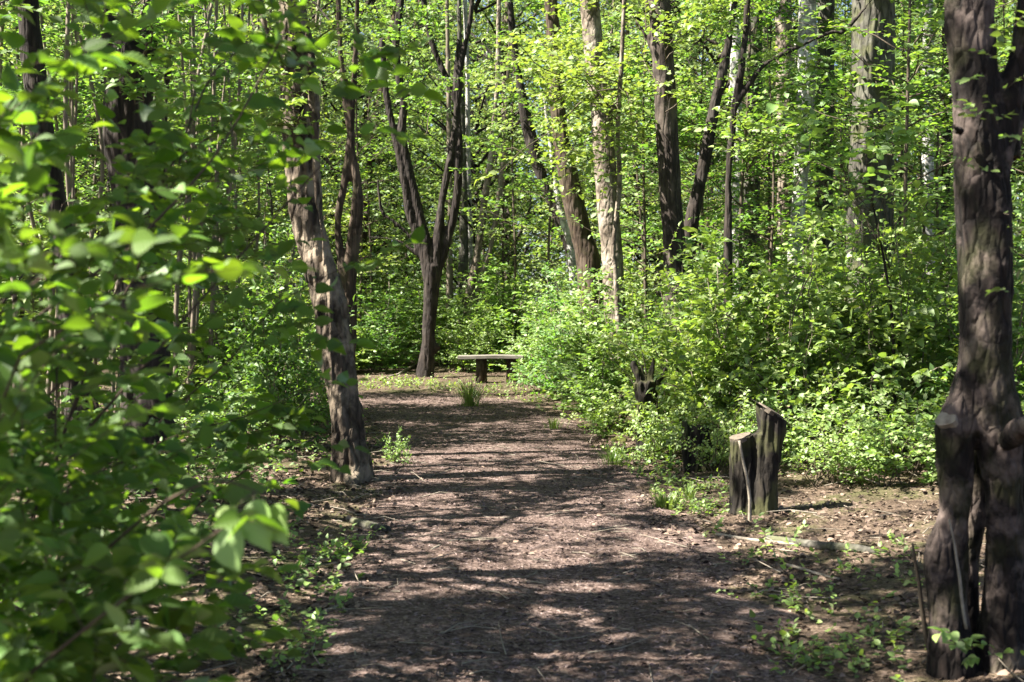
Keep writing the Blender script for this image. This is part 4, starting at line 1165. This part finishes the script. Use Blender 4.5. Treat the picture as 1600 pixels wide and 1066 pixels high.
# ------------------------------------------------------------------ things lying on the ground
def flakes(name, pts, lmin, lmax, wr, mat, tilt, T_=None, lift=0.004):
    n = len(pts)
    P = np.c_[pts, gz(pts[:, 0], pts[:, 1]) + lift]
    pd = path_d(pts[:, 0], pts[:, 1])
    P[:, 2] += np.where(pd < 0.85, 0.014, 0.0)
    az = rng.uniform(0, 6.283, n)
    D = np.stack([np.cos(az), np.sin(az), rng.normal(0, tilt * 0.5, n)], 1)
    Nn = np.array([0, 0, 1.0]) + rng.normal(0, tilt, (n, 3))
    S = rng.uniform(lmin, lmax, n)
    V, Fs, _ = put_leaves(T_ or T_FAR, P, D, Nn, S, rng.uniform(wr[0], wr[1], n))
    g = Geo(); g.add(V, Fs, 0)
    return tag(link(name, g.mesh(name, [mat], False)), None, None, kind="stuff")
def on_ground(n, x0, x1, y0, y1, inside, pw=1.0):
    y = y0 + (y1 - y0) * rng.uniform(0, 1, n) ** pw
    x = rng.uniform(x0, x1, n)
    d = path_d(x, y) + 0.12 * vnoise(np.stack([x, y, 0 * x], 1) * 2)
    k = d < 0.95 if inside else d > 0.8
    k &= rng.uniform(-1, 1, n) < 0.45 + 1.1 * vnoise(np.stack([x, y, 0 * x + 5], 1) * 1.6)
    return np.stack([x, y], 1)[k]
flakes("wood_chips", on_ground(90000, -3.5, 1.6, 4.0, 21, True, 1.6), 0.010, 0.04, (0.2, 0.5), CHIP, 0.4)
flakes("leaf_litter", np.concatenate([on_ground(64000, -4, 4.5, 4.2, 14, False, 1.3), on_ground(26000, -9, 6, 13, 26, False)]), 0.018, 0.05, (0.6, 1.2), DEAD, 0.5, T_MID, 0.006)
flakes("leaf_litter", on_ground(3000, -3.0, 1.6, 4.0, 21, True, 1.5), 0.018, 0.045, (0.6, 1.2), DEAD, 0.4, T_MID, 0.008)
def small_twigs(n):
    p = np.concatenate([on_ground(n, -3.2, 4, 4.4, 13, False, 1.3), on_ground(n // 2, -2, 1.5, 4.4, 16, True, 1.3)])
    az = rng.uniform(0, 6.283, len(p)); L = rng.uniform(0.06, 0.35, len(p))
    d = np.stack([np.cos(az), np.sin(az), rng.normal(0.05, 0.1, len(p))], 1) * L[:, None]
    a0 = np.c_[p, gz(p[:, 0], p[:, 1]) + 0.02]
    tw = np.stack([a0, a0 + d * 0.5 + rng.normal(0, 0.012, d.shape), a0 + d], 1)
    V, Fs = twig_tubes(tw, 0.004)
    g = Geo(); g.add(V, Fs)
    return tag(link("twig_litter", g.mesh("twig_litter", [STICK])), None, None, kind="stuff")
small_twigs(900)

def cover(name, centres, spread, n, size, h, leaf, T_=T_MID):
    c = np.asarray(centres)[rng.integers(0, len(centres), n)]
    p = c + rng.normal(0, spread, (n, 2))
    p = p[(path_d(p[:, 0], p[:, 1]) > 0.86)]
    O = np.c_[p, gz(p[:, 0], p[:, 1])]
    D = rng.normal(0, 0.6, (len(p), 3)); D[:, 2] = 1.0
    P, ld, nn, S, tw = sprays(O, D, h * rng.uniform(0.4, 1.3, len(p)), 5, size, 0.4, 0.1)
    V, Fs, _ = put_leaves(T_, P, ld, nn, S)
    g = Geo(); g.add(V, Fs, 0)
    tv, tf = twig_tubes(tw, 0.0015); g.add(tv, tf, 1)
    return tag(link(name, g.mesh(name, [leaf, BARK_TWIG])), None, None, kind="stuff")
def gpt(px_, py_):
    Y = gp(px_, py_); return at(px_, py_, Y)[:2]
cover("ground_cover", [gpt(*p) for p in [(1050, 790), (1090, 800), (1110, 770), (1010, 740), (980, 720), (1060, 760), (950, 705), (1000, 780)]], 0.16, 330, 0.034, 0.09, LEAF_BUSH)
cover("ground_cover", [gpt(*p) for p in [(1160, 835), (1255, 855), (1370, 870), (1400, 900), (1360, 910), (1250, 1010), (1270, 1035), (1310, 1010), (1240, 990), (1230, 1040), (1190, 940), (1220, 940), (1290, 960), (1420, 930), (1350, 1030), (1400, 1000), (1320, 890), (1180, 880)]], 0.16, 150, 0.04, 0.09, LEAF_BUSH)
cover("ground_cover", [gpt(*p) for p in [(450, 850), (480, 880), (560, 860), (590, 860), (540, 870), (500, 910), (570, 945), (560, 950), (470, 920), (530, 990), (520, 1010), (540, 1030), (450, 1000), (480, 1040), (430, 960), (590, 850)]], 0.1, 150, 0.042, 0.11, LEAF_BUSH)
cover("ground_cover", [gpt(*p) for p in [(620, 605), (640, 600), (600, 600), (720, 615), (830, 628), (890, 655), (570, 605), (590, 690), (595, 720), (600, 700), (690, 605), (760, 620), (790, 610), (820, 615), (860, 640), (905, 660), (650, 605)]], 0.28, 330, 0.045, 0.13, LEAF_BUSH)
und = np.concatenate([np.c_[rng.uniform(-11, 9, 900), rng.uniform(23.2, 34, 900)], np.c_[rng.uniform(-6, -1.6, 260), rng.uniform(11, 19, 260)], np.c_[rng.uniform(1.2, 6.5, 400), rng.uniform(11.2, 20, 400)], np.c_[rng.uniform(-4.5, -1.6, 120), rng.uniform(5, 11, 120)]])
cover("ground_cover", und, 0.25, 4200, 0.06, 0.24, LEAF_MID)

def tuft(label, px_, py_, n, h, spread, group="grass tufts beside the path"):
    x, y = gpt(px_, py_)
    base = np.array([x, y, g1(x, y)])
    az = rng.uniform(0, 6.283, n); r = np.abs(rng.normal(0, spread, n))
    root = np.stack([np.cos(az) * r, np.sin(az) * r, np.full(n, -0.01)], 1)
    lean = np.stack([np.cos(az), np.sin(az), 0 * az], 1) * rng.uniform(0.15, 0.75, n)[:, None]
    H = h * rng.uniform(0.5, 1.15, n)
    t = np.array([0, .35, .7, 1.0])
    C = root[:, None] + lean[:, None] * (H[:, None] * t ** 1.8)[..., None] + np.array([0, 0, 1.0]) * (H[:, None] * (t - 0.22 * t ** 2.5))[..., None]
    side = np.stack([-np.sin(az), np.cos(az), 0 * az], 1)
    w = np.array([1, .9, .6, 0.08]) * 0.0042
    V = np.stack([C + side[:, None] * w[None, :, None], C - side[:, None] * w[None, :, None]], 2).reshape(n, 8, 3)
    f = np.array([(0, 1, 3, 2), (2, 3, 5, 4), (4, 5, 7, 6)])
    F = (f[None] + (np.arange(n) * 8)[:, None, None]).reshape(-1, 4)
    o = link("grass_tuft", make_mesh("grass_tuft", V.reshape(-1, 3), [F], [GRASS]), None, base)
    return tag(o, label, "grass tuft", group)
tuft("tall pale grass tuft in front of the bench's left post", 735, 636, 150, 0.46, 0.08)
tuft("bright grass tuft on the path's right edge, left of the shrubs", 958, 728, 120, 0.2, 0.06)
tuft("short bright grass tuft left of the two-stemmed stump", 1040, 796, 150, 0.15, 0.055)
tuft("thin grass tuft on the bank below the splintered stump", 1075, 780, 80, 0.13, 0.045)
tuft("small grass tuft on the path's far right edge", 865, 672, 70, 0.2, 0.05)
# moss cushion at the shrubs' edge
mc = gpt(965, 690)
V, F = organic([(np.array([[-0.06, 0, 0.0], [0.0, 0.02, 0.0], [0.09, 0, -0.01]]), np.array([0.04, 0.055, 0.04]))], 0.012, 2, [(0.012, (25, 25, 25), 'n')])
tag(link("moss_cushion", make_mesh("moss_cushion", V, [F], [MOSS]), None, (mc[0], mc[1], g1(mc[0], mc[1]))), "yellow green moss cushion on the ground before the splintered stump", "moss")
